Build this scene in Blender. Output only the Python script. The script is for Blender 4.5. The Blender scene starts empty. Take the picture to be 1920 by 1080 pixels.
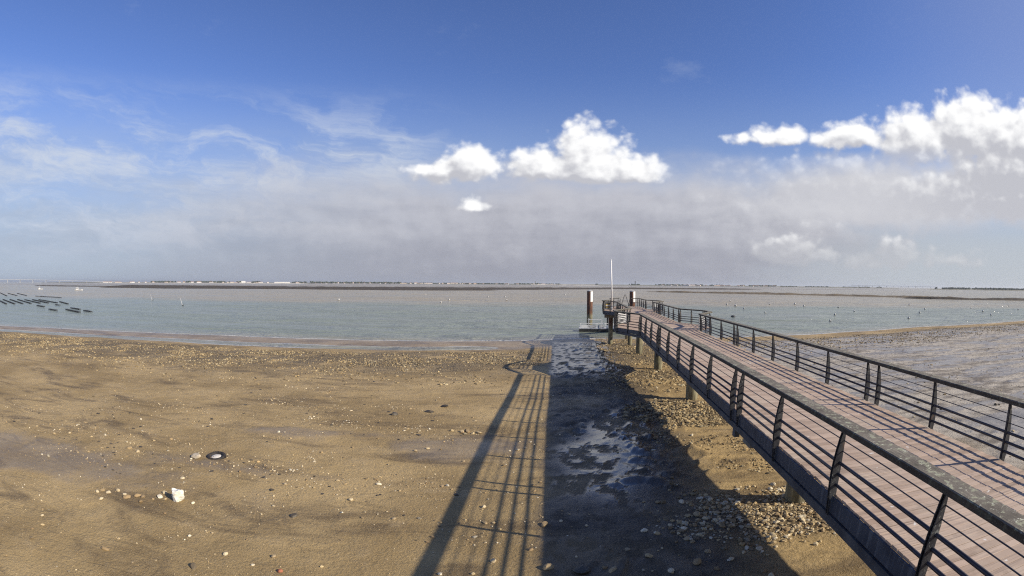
import bpy, math, random
import numpy as np
from mathutils import Matrix, Vector

# ------------------------------------------------------------------ camera, world, sun
SC = bpy.context.scene
COL = SC.collection
H = 6.75                                   # camera above the water
cam_d = bpy.data.cameras.new('camera'); cam = bpy.data.objects.new('camera', cam_d); COL.objects.link(cam); SC.camera = cam
cam_d.type = 'PANO'; cam_d.panorama_type = 'FISHEYE_LENS_POLYNOMIAL'      # a webcam's wide lens
cam_d.sensor_fit = 'HORIZONTAL'; cam_d.sensor_width = 36.0; cam_d.sensor_height = 20.25
cam_d.fisheye_fov = math.pi
FMM = 18.6204
cam_d.fisheye_polynomial_k0 = 0.0; cam_d.fisheye_polynomial_k1 = -1.0 / FMM; cam_d.fisheye_polynomial_k2 = 0.0
cam_d.fisheye_polynomial_k3 = -0.052088 / FMM ** 3; cam_d.fisheye_polynomial_k4 = 0.0
cam_d.clip_start = 0.1; cam_d.clip_end = 60000.0
PITCH, ROLL = -0.0089292, 0.0071096
def cam_axes(v):
    x, y, z = v
    x, z = x * math.cos(ROLL) - z * math.sin(ROLL), x * math.sin(ROLL) + z * math.cos(ROLL)
    y, z = y * math.cos(PITCH) - z * math.sin(PITCH), y * math.sin(PITCH) + z * math.cos(PITCH)
    return Vector((x, y, z))
rt, fw, up = cam_axes((1, 0, 0)), cam_axes((0, 1, 0)), cam_axes((0, 0, 1))
cam.matrix_world = Matrix(((rt.x, up.x, -fw.x, 0), (rt.y, up.y, -fw.y, 0), (rt.z, up.z, -fw.z, H), (0, 0, 0, 1)))

SUN_EL = math.radians(27.8); SUN_AZ = math.radians(113.2)                 # azimuth clockwise from +Y
sun_d = bpy.data.lights.new('sun', 'SUN'); sun = bpy.data.objects.new('sun', sun_d); COL.objects.link(sun)
sun_d.energy = 5.0; sun_d.angle = math.radians(0.5); sun_d.color = (1.0, 0.90, 0.75)
to_sun = Vector((math.sin(SUN_AZ) * math.cos(SUN_EL), math.cos(SUN_AZ) * math.cos(SUN_EL), math.sin(SUN_EL)))
sun.rotation_euler = to_sun.to_track_quat('Z', 'Y').to_euler(); sun.location = (60, -30, 40)

SC.view_settings.view_transform = 'Standard'; SC.view_settings.look = 'None'
SC.view_settings.exposure = 0.30; SC.view_settings.gamma = 1.0; SC.view_settings.use_curve_mapping = False
SC.cycles.max_bounces = 6; SC.cycles.diffuse_bounces = 3; SC.cycles.glossy_bounces = 3; SC.cycles.transmission_bounces = 2
SC.cycles.volume_bounces = 0; SC.cycles.use_denoising = False; SC.cycles.pixel_filter_type = 'BLACKMAN_HARRIS'; SC.cycles.filter_width = 1.15; SC.cycles.caustics_reflective = False

# ------------------------------------------------------------------ node expression helper
class E:
    """A number in a node tree: python operators add Math nodes."""
    def __init__(s, nt, sock): s.nt, s.s = nt, sock
    def _m(s, op, *o, clamp=False):
        n = s.nt.nodes.new('ShaderNodeMath'); n.operation = op; n.use_clamp = clamp
        for i, v in enumerate((s,) + o):
            if isinstance(v, E): s.nt.links.new(v.s, n.inputs[i])
            else: n.inputs[i].default_value = float(v)
        return E(s.nt, n.outputs[0])
    def __add__(s, o): return s._m('ADD', o)
    __radd__ = __add__
    def __sub__(s, o): return s._m('SUBTRACT', o)
    def __rsub__(s, o): return (s * -1.0) + o
    def __mul__(s, o): return s._m('MULTIPLY', o)
    __rmul__ = __mul__
    def __truediv__(s, o): return s._m('DIVIDE', o)
    def max(s, o): return s._m('MAXIMUM', o)
    def min(s, o): return s._m('MINIMUM', o)
    def abs(s): return s._m('ABSOLUTE')
    def pow(s, o): return s._m('POWER', o)
    def f(s, op, *o): return s._m(op, *o)
    def step(s, a, b, lo=0.0, hi=1.0):
        n = s.nt.nodes.new('ShaderNodeMapRange'); n.interpolation_type = 'SMOOTHSTEP'; n.clamp = True
        s.nt.links.new(s.s, n.inputs[0])
        for i, v in zip((1, 2, 3, 4), (a, b, lo, hi)): n.inputs[i].default_value = v
        return E(s.nt, n.outputs[0])
def vec(nt, x, y, z):
    n = nt.nodes.new('ShaderNodeCombineXYZ')
    for i, v in enumerate((x, y, z)):
        if isinstance(v, E): nt.links.new(v.s, n.inputs[i])
        else: n.inputs[i].default_value = v
    return n.outputs[0]
def sep(nt, sock):
    n = nt.nodes.new('ShaderNodeSeparateXYZ'); nt.links.new(sock, n.inputs[0])
    return [E(nt, n.outputs[i]) for i in range(3)]
def noise(nt, vsock, scale, detail=4.0, rough=0.55, dist=0.0, color=False):
    n = nt.nodes.new('ShaderNodeTexNoise'); n.noise_dimensions = '3D'
    if vsock is not None: nt.links.new(vsock, n.inputs['Vector'])
    n.inputs['Scale'].default_value = scale; n.inputs['Detail'].default_value = detail
    n.inputs['Roughness'].default_value = rough; n.inputs['Distortion'].default_value = dist
    return n.outputs['Color'] if color else E(nt, n.outputs[0])
def mixc(nt, fac, a, b):
    n = nt.nodes.new('ShaderNodeMix'); n.data_type = 'RGBA'; n.blend_type = 'MIX'
    ins = [i for i in n.inputs if i.type == 'RGBA']; out = [o for o in n.outputs if o.type == 'RGBA'][0]
    f = n.inputs[0]
    if isinstance(fac, E): nt.links.new(fac.s, f)
    else: f.default_value = fac
    for sock, v in zip(ins, (a, b)):
        if isinstance(v, (tuple, list)): sock.default_value = (*v[:3], 1.0)
        else: nt.links.new(v, sock)
    return out
def vscale(nt, sock, sx, sy, sz):
    n = nt.nodes.new('ShaderNodeVectorMath'); n.operation = 'MULTIPLY'; nt.links.new(sock, n.inputs[0])
    n.inputs[1].default_value = (sx, sy, sz); return n.outputs[0]

# ------------------------------------------------------------------ sky with clouds
W = bpy.data.worlds.new('World'); SC.world = W; W.use_nodes = True
wt = W.node_tree; wt.nodes.clear()
SKY_STRENGTH = 0.1
W.cycles.sampling_method = 'MANUAL'; W.cycles.sample_map_resolution = 512
def build_world():
    nt = wt
    sky = nt.nodes.new('ShaderNodeTexSky'); sky.sky_type = 'NISHITA'; sky.sun_disc = False
    sky.sun_elevation = SUN_EL; sky.sun_rotation = SUN_AZ; sky.altitude = 10
    sky.air_density = 1.0; sky.dust_density = 0.3; sky.ozone_density = 1.5
    tint = nt.nodes.new('ShaderNodeVectorMath'); tint.operation = 'MULTIPLY'; nt.links.new(sky.outputs[0], tint.inputs[0]); tint.inputs[1].default_value = (0.66, 0.77, 1.18)   # the camera's cool white balance
    tc = nt.nodes.new('ShaderNodeTexCoord')
    x, y, z = sep(nt, tc.outputs['Generated'])
    D = 180.0 / math.pi
    az = x.f('ARCTAN2', y) * D
    el = z.f('ARCSINE') * D
    cx, cy = (az / D).f('SINE') * D, (az / D).f('COSINE') * D
    # ---- a group that gives cloud density at (az, el)
    g = bpy.data.node_groups.new('cloud_density', 'ShaderNodeTree')
    for nm in ('az', 'el'): g.interface.new_socket(nm, in_out='INPUT', socket_type='NodeSocketFloat')
    for nm in ('density', 'sheet', 'fine'): g.interface.new_socket(nm, in_out='OUTPUT', socket_type='NodeSocketFloat')
    gi = g.nodes.new('NodeGroupInput'); go = g.nodes.new('NodeGroupOutput')
    ga, ge = E(g, gi.outputs[0]), E(g, gi.outputs[1])
    gx, gy = (ga / D).f('SINE') * D, (ga / D).f('COSINE') * D
    pv = vec(g, gx, gy, ge * 1.3)
    wn = sep(g, noise(g, pv, 0.20, 3.0, 0.55, color=True))
    wn2 = sep(g, noise(g, pv, 0.75, 3.0, 0.6, color=True))
    fa = ga + (wn[0] - 0.5) * 4.2 + (wn2[0] - 0.5) * 0.6; fe = ge + (wn[1] - 0.5) * 2.2 + (wn2[1] - 0.5) * 0.45
    fbm = noise(g, pv, 0.34, 6.0, 0.55)
    puff = noise(g, pv, 1.4, 5.0, 0.62)
    soft = noise(g, vec(g, gx * 0.35, gy * 0.35, ge * 1.1), 0.30, 5.0, 0.55)
    def billow(scale, sm):
        n = g.nodes.new('ShaderNodeTexVoronoi'); n.voronoi_dimensions = '2D'; n.feature = 'SMOOTH_F1'; n.inputs['Scale'].default_value = scale; n.inputs['Smoothness'].default_value = sm; n.inputs['Randomness'].default_value = 1.0
        if 'Detail' in n.inputs: n.inputs['Detail'].default_value = 1.0; n.inputs['Roughness'].default_value = 0.45; n.normalize = True
        wv_ = vec(g, ga + (wn2[0] - 0.5) * 0.55, ge * 1.3 + (wn2[2] - 0.5) * 0.45, 0.0)
        g.links.new(wv_, n.inputs['Vector']); return 0.5 - E(g, n.outputs['Distance'])
    bil = billow(0.60, 0.55)
    def blob(a0, e0, ra, ru, rd, w=1.0):
        dx = (fa - a0) / ra; dy = fe - e0
        dy = dy.max(0.0) / ru + dy.min(0.0) / rd
        return (1.0 - (dx * dx + dy * dy).f('SQRT')) * w
    heads = [(8.6, 12.3, 5.0, 5.6, 1.6, 1.0), (3.6, 12.1, 5.0, 3.0, 1.2, 0.9), (13.0, 11.8, 4.6, 2.4, 0.9, 0.8), (7.8, 12.0, 9.4, 2.0, 0.8, 0.8),
             (-4.8, 12.3, 4.0, 3.0, 1.5), (-7.4, 12.1, 4.6, 1.3, 1.3, 0.9), (-4.1, 8.7, 1.9, 1.2, 0.9, 0.75),
             (30.0, 15.6, 3.8, 1.4, 0.8, 0.62), (26.0, 15.3, 2.4, 0.7, 0.6, 0.36), (39.0, 15.2, 5.6, 1.9, 1.2, 0.75), (46.8, 14.8, 8.0, 3.4, 2.6, 0.9), (53.5, 15.0, 8.0, 4.2, 3.6, 0.95), (60.0, 14.2, 7.5, 3.6, 4.2, 0.9),
             (69.0, 13.4, 8.5, 3.6, 4.6, 0.9), (82.0, 12.4, 9.5, 3.0, 4.0, 0.8), (58.0, 11.2, 9.0, 3.4, 3.6, 0.85), (47.0, 9.2, 10.0, 3.2, 3.2, 0.75), (60.0, 8.4, 11.0, 3.2, 2.6, 0.85), (38.5, 10.4, 9.0, 2.8, 3.2, 0.22),
             (30.4, 3.3, 4.2, 2.2, 1.0, 0.8), (33.8, 2.8, 3.0, 1.2, 0.7, 0.7), (42.4, 3.0, 3.2, 2.4, 1.1, 0.62), (39.4, 2.5, 2.4, 1.2, 0.7, 0.55), (50.0, 2.6, 4.0, 1.2, 0.7, 0.4)]
    c = None
    for h in heads:
        b = blob(*h); c = b if c is None else c.max(b)
    dens = c + (fbm - 0.5) * 0.75 + bil * 0.62 + (puff - 0.5) * 0.12 - 0.06
    sheets = [(10.0, 5.6, 40.0, 9.4, 16.0), (-16.0, 4.0, 46.0, 11.0, 16.0), (42.0, 8.8, 30.0, 5.4, 4.6), (64.0, 8.6, 26.0, 4.4, 3.2), (24.0, 6.0, 24.0, 8.6, 9.0)]
    s2 = None
    for h in sheets:
        b = blob(*h); s2 = b if s2 is None else s2.max(b)
    sh = s2 + (soft - 0.5) * 0.40 + (fbm - 0.5) * 0.16
    for i, v in enumerate((dens, sh, fbm)): g.links.new(v.s, go.inputs[i])
    def call(A, Ee):
        n = nt.nodes.new('ShaderNodeGroup'); n.node_tree = g
        nt.links.new(A.s, n.inputs[0]); nt.links.new(Ee.s, n.inputs[1])
        return [E(nt, o) for o in n.outputs]
    d0, sh0, f0 = call(az, el)
    d1, sh1, f1 = call(az + 0.9, el + 0.9)
    # cirrus: stretched wisps left of the cumulus and on round the back of the sky
    wv = noise(nt, vec(nt, cx, cy, el * 1.5), 0.075, 4.0, 0.55)
    cv = vec(nt, cx * 0.26 + wv * 11.0, cy * 0.26, el * 1.45 + cx * 0.24 + wv * 8.0)
    ci = noise(nt, cv, 0.22, 7.0, 0.66, 0.15)
    ci2 = noise(nt, vec(nt, cx * 0.22 + wv * 10.0, cy * 0.22, el * 1.1 + wv * 9.0), 0.26, 5.0, 0.62)
    band = el.step(0.0, 6.0) * el.step(22.0, 13.0) * az.step(-3.0, -15.0)
    cir = ci.step(0.40, 0.70) * band * 0.90
    veil = (ci2.step(0.30, 0.70) * 0.70 + 0.30) * el.step(19.5, 6.0) * az.step(8.0, -16.0) * 0.80
    high = noise(nt, vec(nt, cx * 0.5, cy * 0.5, el), 0.20, 5.0, 0.65).step(0.60, 0.82) * 0.14 * el.step(12.0, 18.0)
    k = 1.0 / SKY_STRENGTH
    def kc(r, g_, b_): return (r * k, g_ * k, b_ * k)
    col = mixc(nt, el.step(24.0, -1.0) * 0.85, tint.outputs[0], kc(0.315, 0.385, 0.475))
    col = mixc(nt, veil, col, kc(0.350, 0.405, 0.50))
    col = mixc(nt, cir.max(high), col, kc(0.50, 0.55, 0.64))
    col = mixc(nt, az.step(38.0, 66.0) * el.step(6.0, 22.0) * 0.40, col, kc(0.20, 0.235, 0.36))
    col = mixc(nt, az.step(14.0, 40.0) * az.step(125.0, 85.0) * el.step(10.0, 3.0) * 0.80, col, kc(0.42, 0.445, 0.475))
    # grey sheet
    sa = sh0.step(0.0, 0.62) * 0.96 * az.step(-58.0, 0.0, 0.22, 1.0)
    tex = (f0 - f1) * 0.9 + noise(nt, vec(nt, cx * 0.22, cy * 0.22, el * 1.5), 0.28, 5.0, 0.55) - 0.5
    grey = mixc(nt, (el + tex * 8.0).step(0.0, 11.5), kc(0.285, 0.290, 0.338), kc(0.455, 0.458, 0.50))
    grey = mixc(nt, ((az + tex * 18.0).step(14.0, 46.0)) * el.step(3.0, 8.0) * 0.90, grey, kc(0.555, 0.555, 0.58))
    grey = mixc(nt, az.step(20.0, 44.0) * el.step(6.0, 2.0) * 0.9, grey, kc(0.40, 0.42, 0.46))
    col = mixc(nt, sa, col, grey)
    # sunlit heads
    soft_side = az.step(14.0, 24.0) * az.step(54.0, 40.0) * el.step(14.5, 12.5) * el.step(5.5, 7.5)
    ca = d0.step(-0.04, 0.40) * (1.0 - soft_side) + d0.step(-0.35, 0.75) * soft_side * 0.55
    lit = ((d0 - d1) * 1.0 + 0.36 - (d0 - 0.25).max(0.0) * 0.22 + (el - 12.0).max(0.0) * 0.035 - (az - 16.0).step(0.0, 3.0) * (13.0 - el).step(0.0, 3.0) * 0.24 - (az - 20.0).step(0.0, 20.0) * 0.10).step(-0.05, 0.70)
    white = mixc(nt, lit, kc(0.44, 0.445, 0.485), kc(0.84, 0.84, 0.84))
    low = el.step(6.0, 3.0)
    white = mixc(nt, low * 0.62, white, kc(0.42, 0.425, 0.45))
    col = mixc(nt, ca * (1.0 - low * 0.45), col, white)
    bg = nt.nodes.new('ShaderNodeBackground'); bg.inputs[1].default_value = SKY_STRENGTH
    nt.links.new(col, bg.inputs[0])
    out = nt.nodes.new('ShaderNodeOutputWorld'); nt.links.new(bg.outputs[0], out.inputs[0])
build_world()

# ------------------------------------------------------------------ mesh and object helpers
A_J = 0.1336897                            # the jetty's heading, to the right of the camera's axis
CA, SA = math.cos(A_J), math.sin(A_J)
def to_world(l, t): return (l * CA + t * SA, -l * SA + t * CA)
def to_jet(X, Y): return (X * CA - Y * SA, X * SA + Y * CA)
rng = np.random.default_rng(7); random.seed(7)

class MB:
    def __init__(s): s.v, s.f = [], []
    def add(s, vs, fs):
        o = len(s.v); s.v += [tuple(map(float, p)) for p in vs]; s.f += [tuple(i + o for i in q) for q in fs]; return s
    def box(s, x0, x1, y0, y1, z0, z1, M=None):
        vs = [Vector(p) for p in ((x0, y0, z0), (x1, y0, z0), (x1, y1, z0), (x0, y1, z0), (x0, y0, z1), (x1, y0, z1), (x1, y1, z1), (x0, y1, z1))]
        if M: vs = [M @ p for p in vs]
        return s.add(vs, [(3, 2, 1, 0), (4, 5, 6, 7), (0, 1, 5, 4), (1, 2, 6, 5), (2, 3, 7, 6), (3, 0, 4, 7)])
    def beam(s, p0, p1, wd, ht, up=(0, 0, 1)):
        """A rectangular bar from p0 to p1, wd across and ht high, centred."""
        p0, p1 = Vector(p0), Vector(p1); d = (p1 - p0).normalized(); u = Vector(up); sx = d.cross(u).normalized(); u = sx.cross(d)
        vs = [p + sx * a * wd / 2 + u * b * ht / 2 for p in (p0, p1) for a, b in ((-1, -1), (1, -1), (1, 1), (-1, 1))]
        return s.add(vs, [(0, 1, 2, 3), (7, 6, 5, 4), (0, 4, 5, 1), (1, 5, 6, 2), (2, 6, 7, 3), (3, 7, 4, 0)])
    def tube(s, p0, p1, r0, r1=None, n=10, cap=True):
        r1 = r0 if r1 is None else r1
        p0, p1 = Vector(p0), Vector(p1); d = (p1 - p0).normalized(); u = Vector((0, 0, 1)) if abs(d.z) < 0.9 else Vector((1, 0, 0))
        a = d.cross(u).normalized(); b = d.cross(a)
        vs = [p + (a * math.cos(q) + b * math.sin(q)) * r for p, r in ((p0, r0), (p1, r1)) for q in (2 * math.pi * i / n for i in range(n))]
        fs = [(i, (i + 1) % n, n + (i + 1) % n, n + i) for i in range(n)]
        if cap: fs += [tuple(range(n - 1, -1, -1)), tuple(range(n, 2 * n))]
        return s.add(vs, fs)
    def lathe(s, prof, n=14, c=(0, 0, 0)):
        vs = [(c[0] + r * math.cos(2 * math.pi * i / n), c[1] + r * math.sin(2 * math.pi * i / n), c[2] + z) for r, z in prof for i in range(n)]
        fs = [(k * n + i, k * n + (i + 1) % n, (k + 1) * n + (i + 1) % n, (k + 1) * n + i) for k in range(len(prof) - 1) for i in range(n)]
        fs += [tuple(range(n - 1, -1, -1)), tuple((len(prof) - 1) * n + i for i in range(n))]
        return s.add(vs, fs)
    def prism(s, poly, axis, a0, a1):
        """poly in the two other axes, extruded from a0 to a1 along axis 'x', 'y' or 'z'."""
        put = {'x': lambda p, q, a: (a, p, q), 'y': lambda p, q, a: (p, a, q), 'z': lambda p, q, a: (p, q, a)}[axis]
        n = len(poly); vs = [put(p, q, a) for a in (a0, a1) for p, q in poly]
        return s.add(vs, [(i, (i + 1) % n, n + (i + 1) % n, n + i) for i in range(n)] + [tuple(range(n - 1, -1, -1)), tuple(range(n, 2 * n))])
    def mesh(s, name, smooth=False):
        m = bpy.data.meshes.new(name); m.from_pydata(s.v, [], s.f)
        import bmesh
        b = bmesh.new(); b.from_mesh(m); bmesh.ops.recalc_face_normals(b, faces=b.faces); b.to_mesh(m); b.free()
        if smooth: m.polygons.foreach_set('use_smooth', [True] * len(m.polygons))
        return m
    def build(s, name, mat, parent=None, smooth=False, loc=None, rot=None):
        return link(name, s.mesh(name, smooth), mat, parent, loc, rot)
def link(name, mesh, mat, parent=None, loc=None, rot=None):
    o = bpy.data.objects.new(name, mesh); COL.objects.link(o)
    if mat is not None and not mesh.materials: mesh.materials.append(mat)
    if parent is not None: o.parent = parent
    if loc is not None: o.location = loc
    if rot is not None: o.rotation_euler = rot
    return o
def tag(o, label=None, cat=None, group=None, kind=None):
    for k, v in (('label', label), ('category', cat), ('group', group), ('kind', kind)):
        if v: o[k] = v
    return o
def empty(name, loc, rz=0.0):
    o = bpy.data.objects.new(name, None); COL.objects.link(o); o.location = loc; o.rotation_euler = (0, 0, rz); o.empty_display_size = 0.3; return o
def copy_tree(o, parent=None):
    c = o.copy(); COL.objects.link(c); c.parent = parent
    for ch in list(o.children): copy_tree(ch, c)
    return c
def np_mesh(name, V, F, smooth=True):
    m = bpy.data.meshes.new(name); V = np.asarray(V, np.float32); F = np.asarray(F, np.int32); k = F.shape[1]
    m.vertices.add(len(V)); m.vertices.foreach_set('co', V.ravel())
    m.loops.add(F.size); m.loops.foreach_set('vertex_index', F.ravel())
    m.polygons.add(len(F)); m.polygons.foreach_set('loop_start', np.arange(0, F.size, k, dtype=np.int32))
    m.polygons.foreach_set('use_smooth', np.full(len(F), smooth)); m.update(calc_edges=True); return m

# value noise on a table
_T = rng.random((256, 256)).astype(np.float64)
def vnoise(x, y):
    xi, yi = np.floor(x).astype(int), np.floor(y).astype(int); fx, fy = x - xi, y - yi
    fx, fy = fx * fx * (3 - 2 * fx), fy * fy * (3 - 2 * fy)
    a, b = _T[xi & 255, yi & 255], _T[(xi + 1) & 255, yi & 255]; c, d = _T[xi & 255, (yi + 1) & 255], _T[(xi + 1) & 255, (yi + 1) & 255]
    return (a * (1 - fx) + b * fx) * (1 - fy) + (c * (1 - fx) + d * fx) * fy
def fbm(x, y, o=4, g=0.5):
    s, a, n = 0.0, 1.0, 0.0
    for i in range(o):
        s = s + a * vnoise(x + 17.3 * i, y - 9.1 * i); n += a; a *= g; x, y = x * 2.03, y * 2.03
    return s / n
def sstep(a, b, v):
    q = np.clip((v - a) / (b - a), 0, 1); return q * q * (3 - 2 * q)

# ------------------------------------------------------------------ materials
def new_mat(name):
    m = bpy.data.materials.new(name); m.use_nodes = True; nt = m.node_tree
    b = nt.nodes['Principled BSDF']; return m, nt, b
def setp(nt, b, key, v):
    s = b.inputs[key]
    if isinstance(v, E): nt.links.new(v.s, s)
    elif isinstance(v, bpy.types.NodeSocket): nt.links.new(v, s)
    elif isinstance(v, tuple): s.default_value = (*v[:3], 1.0)
    else: s.default_value = v
def bump(nt, b, height, strength, dist):
    n = nt.nodes.new('ShaderNodeBump'); n.inputs['Strength'].default_value = strength; n.inputs['Distance'].default_value = dist
    nt.links.new(height.s, n.inputs['Height']); nt.links.new(n.outputs[0], b.inputs['Normal']); return n
def pos(nt): return nt.nodes.new('ShaderNodeNewGeometry').outputs['Position']
def objc(nt): return nt.nodes.new('ShaderNodeTexCoord').outputs['Object']
def attr(nt, name):
    n = nt.nodes.new('ShaderNodeAttribute'); n.attribute_name = name; return E(nt, n.outputs['Fac'])

def mat_simple(name, c0, c1, scale=4.0, rough=0.75, bstr=0.3, metal=0.0, stretch=(1, 1, 1), bd=0.01):
    m, nt, b = new_mat(name); p = vscale(nt, pos(nt), *stretch)
    n = noise(nt, p, scale, 6.0, 0.6); setp(nt, b, 'Base Color', mixc(nt, n.step(0.3, 0.7), c0, c1))
    setp(nt, b, 'Roughness', n.step(0.2, 0.8, rough - 0.08, rough + 0.1)); b.inputs['Metallic'].default_value = metal
    if bstr: bump(nt, b, noise(nt, p, scale * 4, 5.0, 0.6), bstr, bd)
    return m

def mat_sand():
    m, nt, b = new_mat('beach_sand'); p = pos(nt)
    wet, mud, peb = attr(nt, 'wet'), attr(nt, 'mud'), attr(nt, 'pebble')
    big = noise(nt, p, 0.22, 5.0, 0.55); mid = noise(nt, p, 1.3, 7.0, 0.62); fine = noise(nt, p, 14.0, 6.0, 0.7); grit = noise(nt, p, 55.0, 3.0, 0.6)
    streak = noise(nt, vscale(nt, p, 0.42, 1.15, 1.0), 0.55, 8.0, 0.62, 0.9)
    c = mixc(nt, big.step(0.33, 0.68), (0.285, 0.196, 0.082), (0.470, 0.335, 0.148))
    c = mixc(nt, streak.step(0.48, 0.70) * 0.80, c, (0.120, 0.080, 0.037))
    c = mixc(nt, mid.step(0.56, 0.74) * 0.45, c, (0.52, 0.385, 0.195))
    c = mixc(nt, fine.step(0.56, 0.80) * 0.55, c, (0.46, 0.38, 0.24))
    c = mixc(nt, fine.step(0.44, 0.24) * 0.75, c, (0.085, 0.060, 0.034))
    c = mixc(nt, grit.step(0.60, 0.70) * 0.75, c, (0.62, 0.53, 0.36))
    rn = noise(nt, vscale(nt, p, 0.55, 1.0, 1.0), 0.42, 4.0, 0.55, 1.2); run = ((rn - 0.5).abs()).step(0.022, 0.004) * noise(nt, p, 0.12, 2.0, 0.5).step(0.48, 0.60)
    c = mixc(nt, run * 0.22, c, (0.085, 0.062, 0.034))
    # shingle ground between the stones
    cell = nt.nodes.new('ShaderNodeTexVoronoi'); cell.inputs['Scale'].default_value = 9.0; nt.links.new(p, cell.inputs['Vector'])
    cd_ = E(nt, cell.outputs['Distance'])
    pc = mixc(nt, cd_.step(0.15, 0.55), (0.42, 0.33, 0.185), (0.085, 0.062, 0.036))
    c = mixc(nt, peb * 0.85, c, pc)
    # grey silt
    mudc = mixc(nt, (streak * 0.55 + mid * 0.45).step(0.42, 0.62), (0.46, 0.41, 0.325), (0.17, 0.142, 0.105))
    c = mixc(nt, mud, c, mudc)
    c = mixc(nt, attr(nt, 'shaded_silt') * 0.90, c, mixc(nt, mid.step(0.35, 0.7), (0.032, 0.029, 0.024), (0.085, 0.070, 0.050)))  # dark mud, with the deck's shadow put into its colour
    # standing films of water darken the sand and make it mirror
    c = mixc(nt, wet * 0.55, c, (0.085, 0.070, 0.055))
    setp(nt, b, 'Base Color', c)
    damp = (big * 0.5 + mid * 0.5).step(0.40, 0.60)
    rough = (0.88 - damp * 0.22) * (1.0 - wet) + wet * 0.09
    setp(nt, b, 'Roughness', rough); setp(nt, b, 'Specular IOR Level', 0.40 + wet * 0.60)
    rip = noise(nt, vscale(nt, p, 0.6, 1.5, 1.0), 2.2, 5.0, 0.6, 0.6)
    hgt = (rip * 0.35 + mid * 0.9 - run * 0.08 + fine * 0.44 + grit * 0.12 - (peb * cd_) * 0.6) * (1.0 - wet * 0.93) + wet * (noise(nt, p, 3.0, 3.0, 0.5) * 0.04)
    bump(nt, b, hgt, 1.0, 0.11); return m

def mat_sea():
    m, nt, b = new_mat('sea_water'); p = pos(nt); dep = attr(nt, 'depth')
    x, y, z = sep(nt, p)
    t = x * SA + y * CA; l = x * CA - y * SA
    n1 = noise(nt, vscale(nt, p, 1, 1, 1), 0.012, 5.0, 0.55); n2 = noise(nt, vscale(nt, p, 0.35, 1.0, 1.0), 0.05, 5.0, 0.6)
    far = (t + l.abs() * 0.16 + (n1 - 0.5) * 90.0).step(150.0, 190.0)
    c = mixc(nt, far, (0.210, 0.245, 0.182), (0.355, 0.292, 0.172))
    c = mixc(nt, n2.step(0.42, 0.70) * 0.55, c, (0.245, 0.262, 0.225))
    c = mixc(nt, (dep + (n2 - 0.5) * 0.25).step(0.26, 0.0) * 0.55, c, (0.34, 0.30, 0.235))
    rp = noise(nt, vscale(nt, p, 0.35, 1.0, 1.0), 0.30, 6.0, 0.70, 0.6); c = mixc(nt, rp.step(0.52, 0.70) * 0.5, c, (0.30, 0.325, 0.275)); c = mixc(nt, rp.step(0.46, 0.30) * 0.5, c, (0.115, 0.135, 0.11))
    foam = (dep + (noise(nt, p, 0.9, 5.0, 0.6) - 0.5) * 0.035).step(0.040, 0.004) * 0.7
    c = mixc(nt, foam, c, (0.62, 0.62, 0.60))
    setp(nt, b, 'Base Color', c); setp(nt, b, 'Roughness', 0.16 + foam * 0.4); b.inputs['IOR'].default_value = 1.33; b.inputs['Specular IOR Level'].default_value = 0.36
    r1 = noise(nt, vscale(nt, p, 0.55, 1.5, 1.0), 0.9, 6.0, 0.62, 0.4); r2 = noise(nt, vscale(nt, p, 0.5, 1.3, 1.0), 0.26, 5.0, 0.62, 0.5)
    calm = noise(nt, vscale(nt, p, 0.3, 1.0, 1.0), 0.03, 3.0, 0.5).step(0.3, 0.7, 0.55, 1.0)
    r3 = noise(nt, vscale(nt, p, 0.45, 1.0, 1.0), 0.13, 5.0, 0.66, 0.8)
    bump(nt, b, (r1 * 0.30 + r2 * 0.9 + r3 * 3.2) * calm, 1.0, 1.0); return m

def mat_deck():
    m, nt, b = new_mat('deck_wood'); p = pos(nt); x, y, z = sep(nt, p)
    t = x * SA + y * CA; l = x * CA - y * SA
    idx = (t / PITCH_PLANK).f('FLOOR')
    wn = nt.nodes.new('ShaderNodeTexWhiteNoise'); wn.noise_dimensions = '1D'; nt.links.new(idx.s, wn.inputs['W'])
    wn2 = nt.nodes.new('ShaderNodeTexWhiteNoise'); wn2.noise_dimensions = '2D'; nt.links.new(vec(nt, idx, (l / 50.0).f('FLOOR'), 0.0), wn2.inputs['Vector'])
    r = E(nt, wn2.outputs['Value'])
    gr = noise(nt, vec(nt, l * 1.1, t * 30.0, idx * 3.1), 1.0, 5.0, 0.62); st = noise(nt, p, 0.7, 6.0, 0.6); bl = noise(nt, p, 3.2, 6.0, 0.6)
    c = mixc(nt, r, (0.355, 0.255, 0.185), (0.540, 0.405, 0.305))
    c = mixc(nt, st.step(0.48, 0.70) * 0.7, c, (0.53, 0.435, 0.335))
    c = mixc(nt, gr.step(0.48, 0.70) * 0.70, c, (0.185, 0.135, 0.105))
    c = mixc(nt, bl.step(0.52, 0.74) * 0.55, c, (0.22, 0.165, 0.125))
    walk = ((l - 5.456).abs() + (st - 0.5) * 1.6).step(1.1, 0.2); c = mixc(nt, walk * 0.30, c, (0.50, 0.40, 0.31))
    dr_ = noise(nt, p, 5.5, 2.0, 0.5).step(0.735, 0.755); c = mixc(nt, dr_ * 0.8, c, (0.72, 0.70, 0.65))
    setp(nt, b, 'Base Color', c); setp(nt, b, 'Roughness', 0.82); bump(nt, b, gr, 0.5, 0.006); return m

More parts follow.
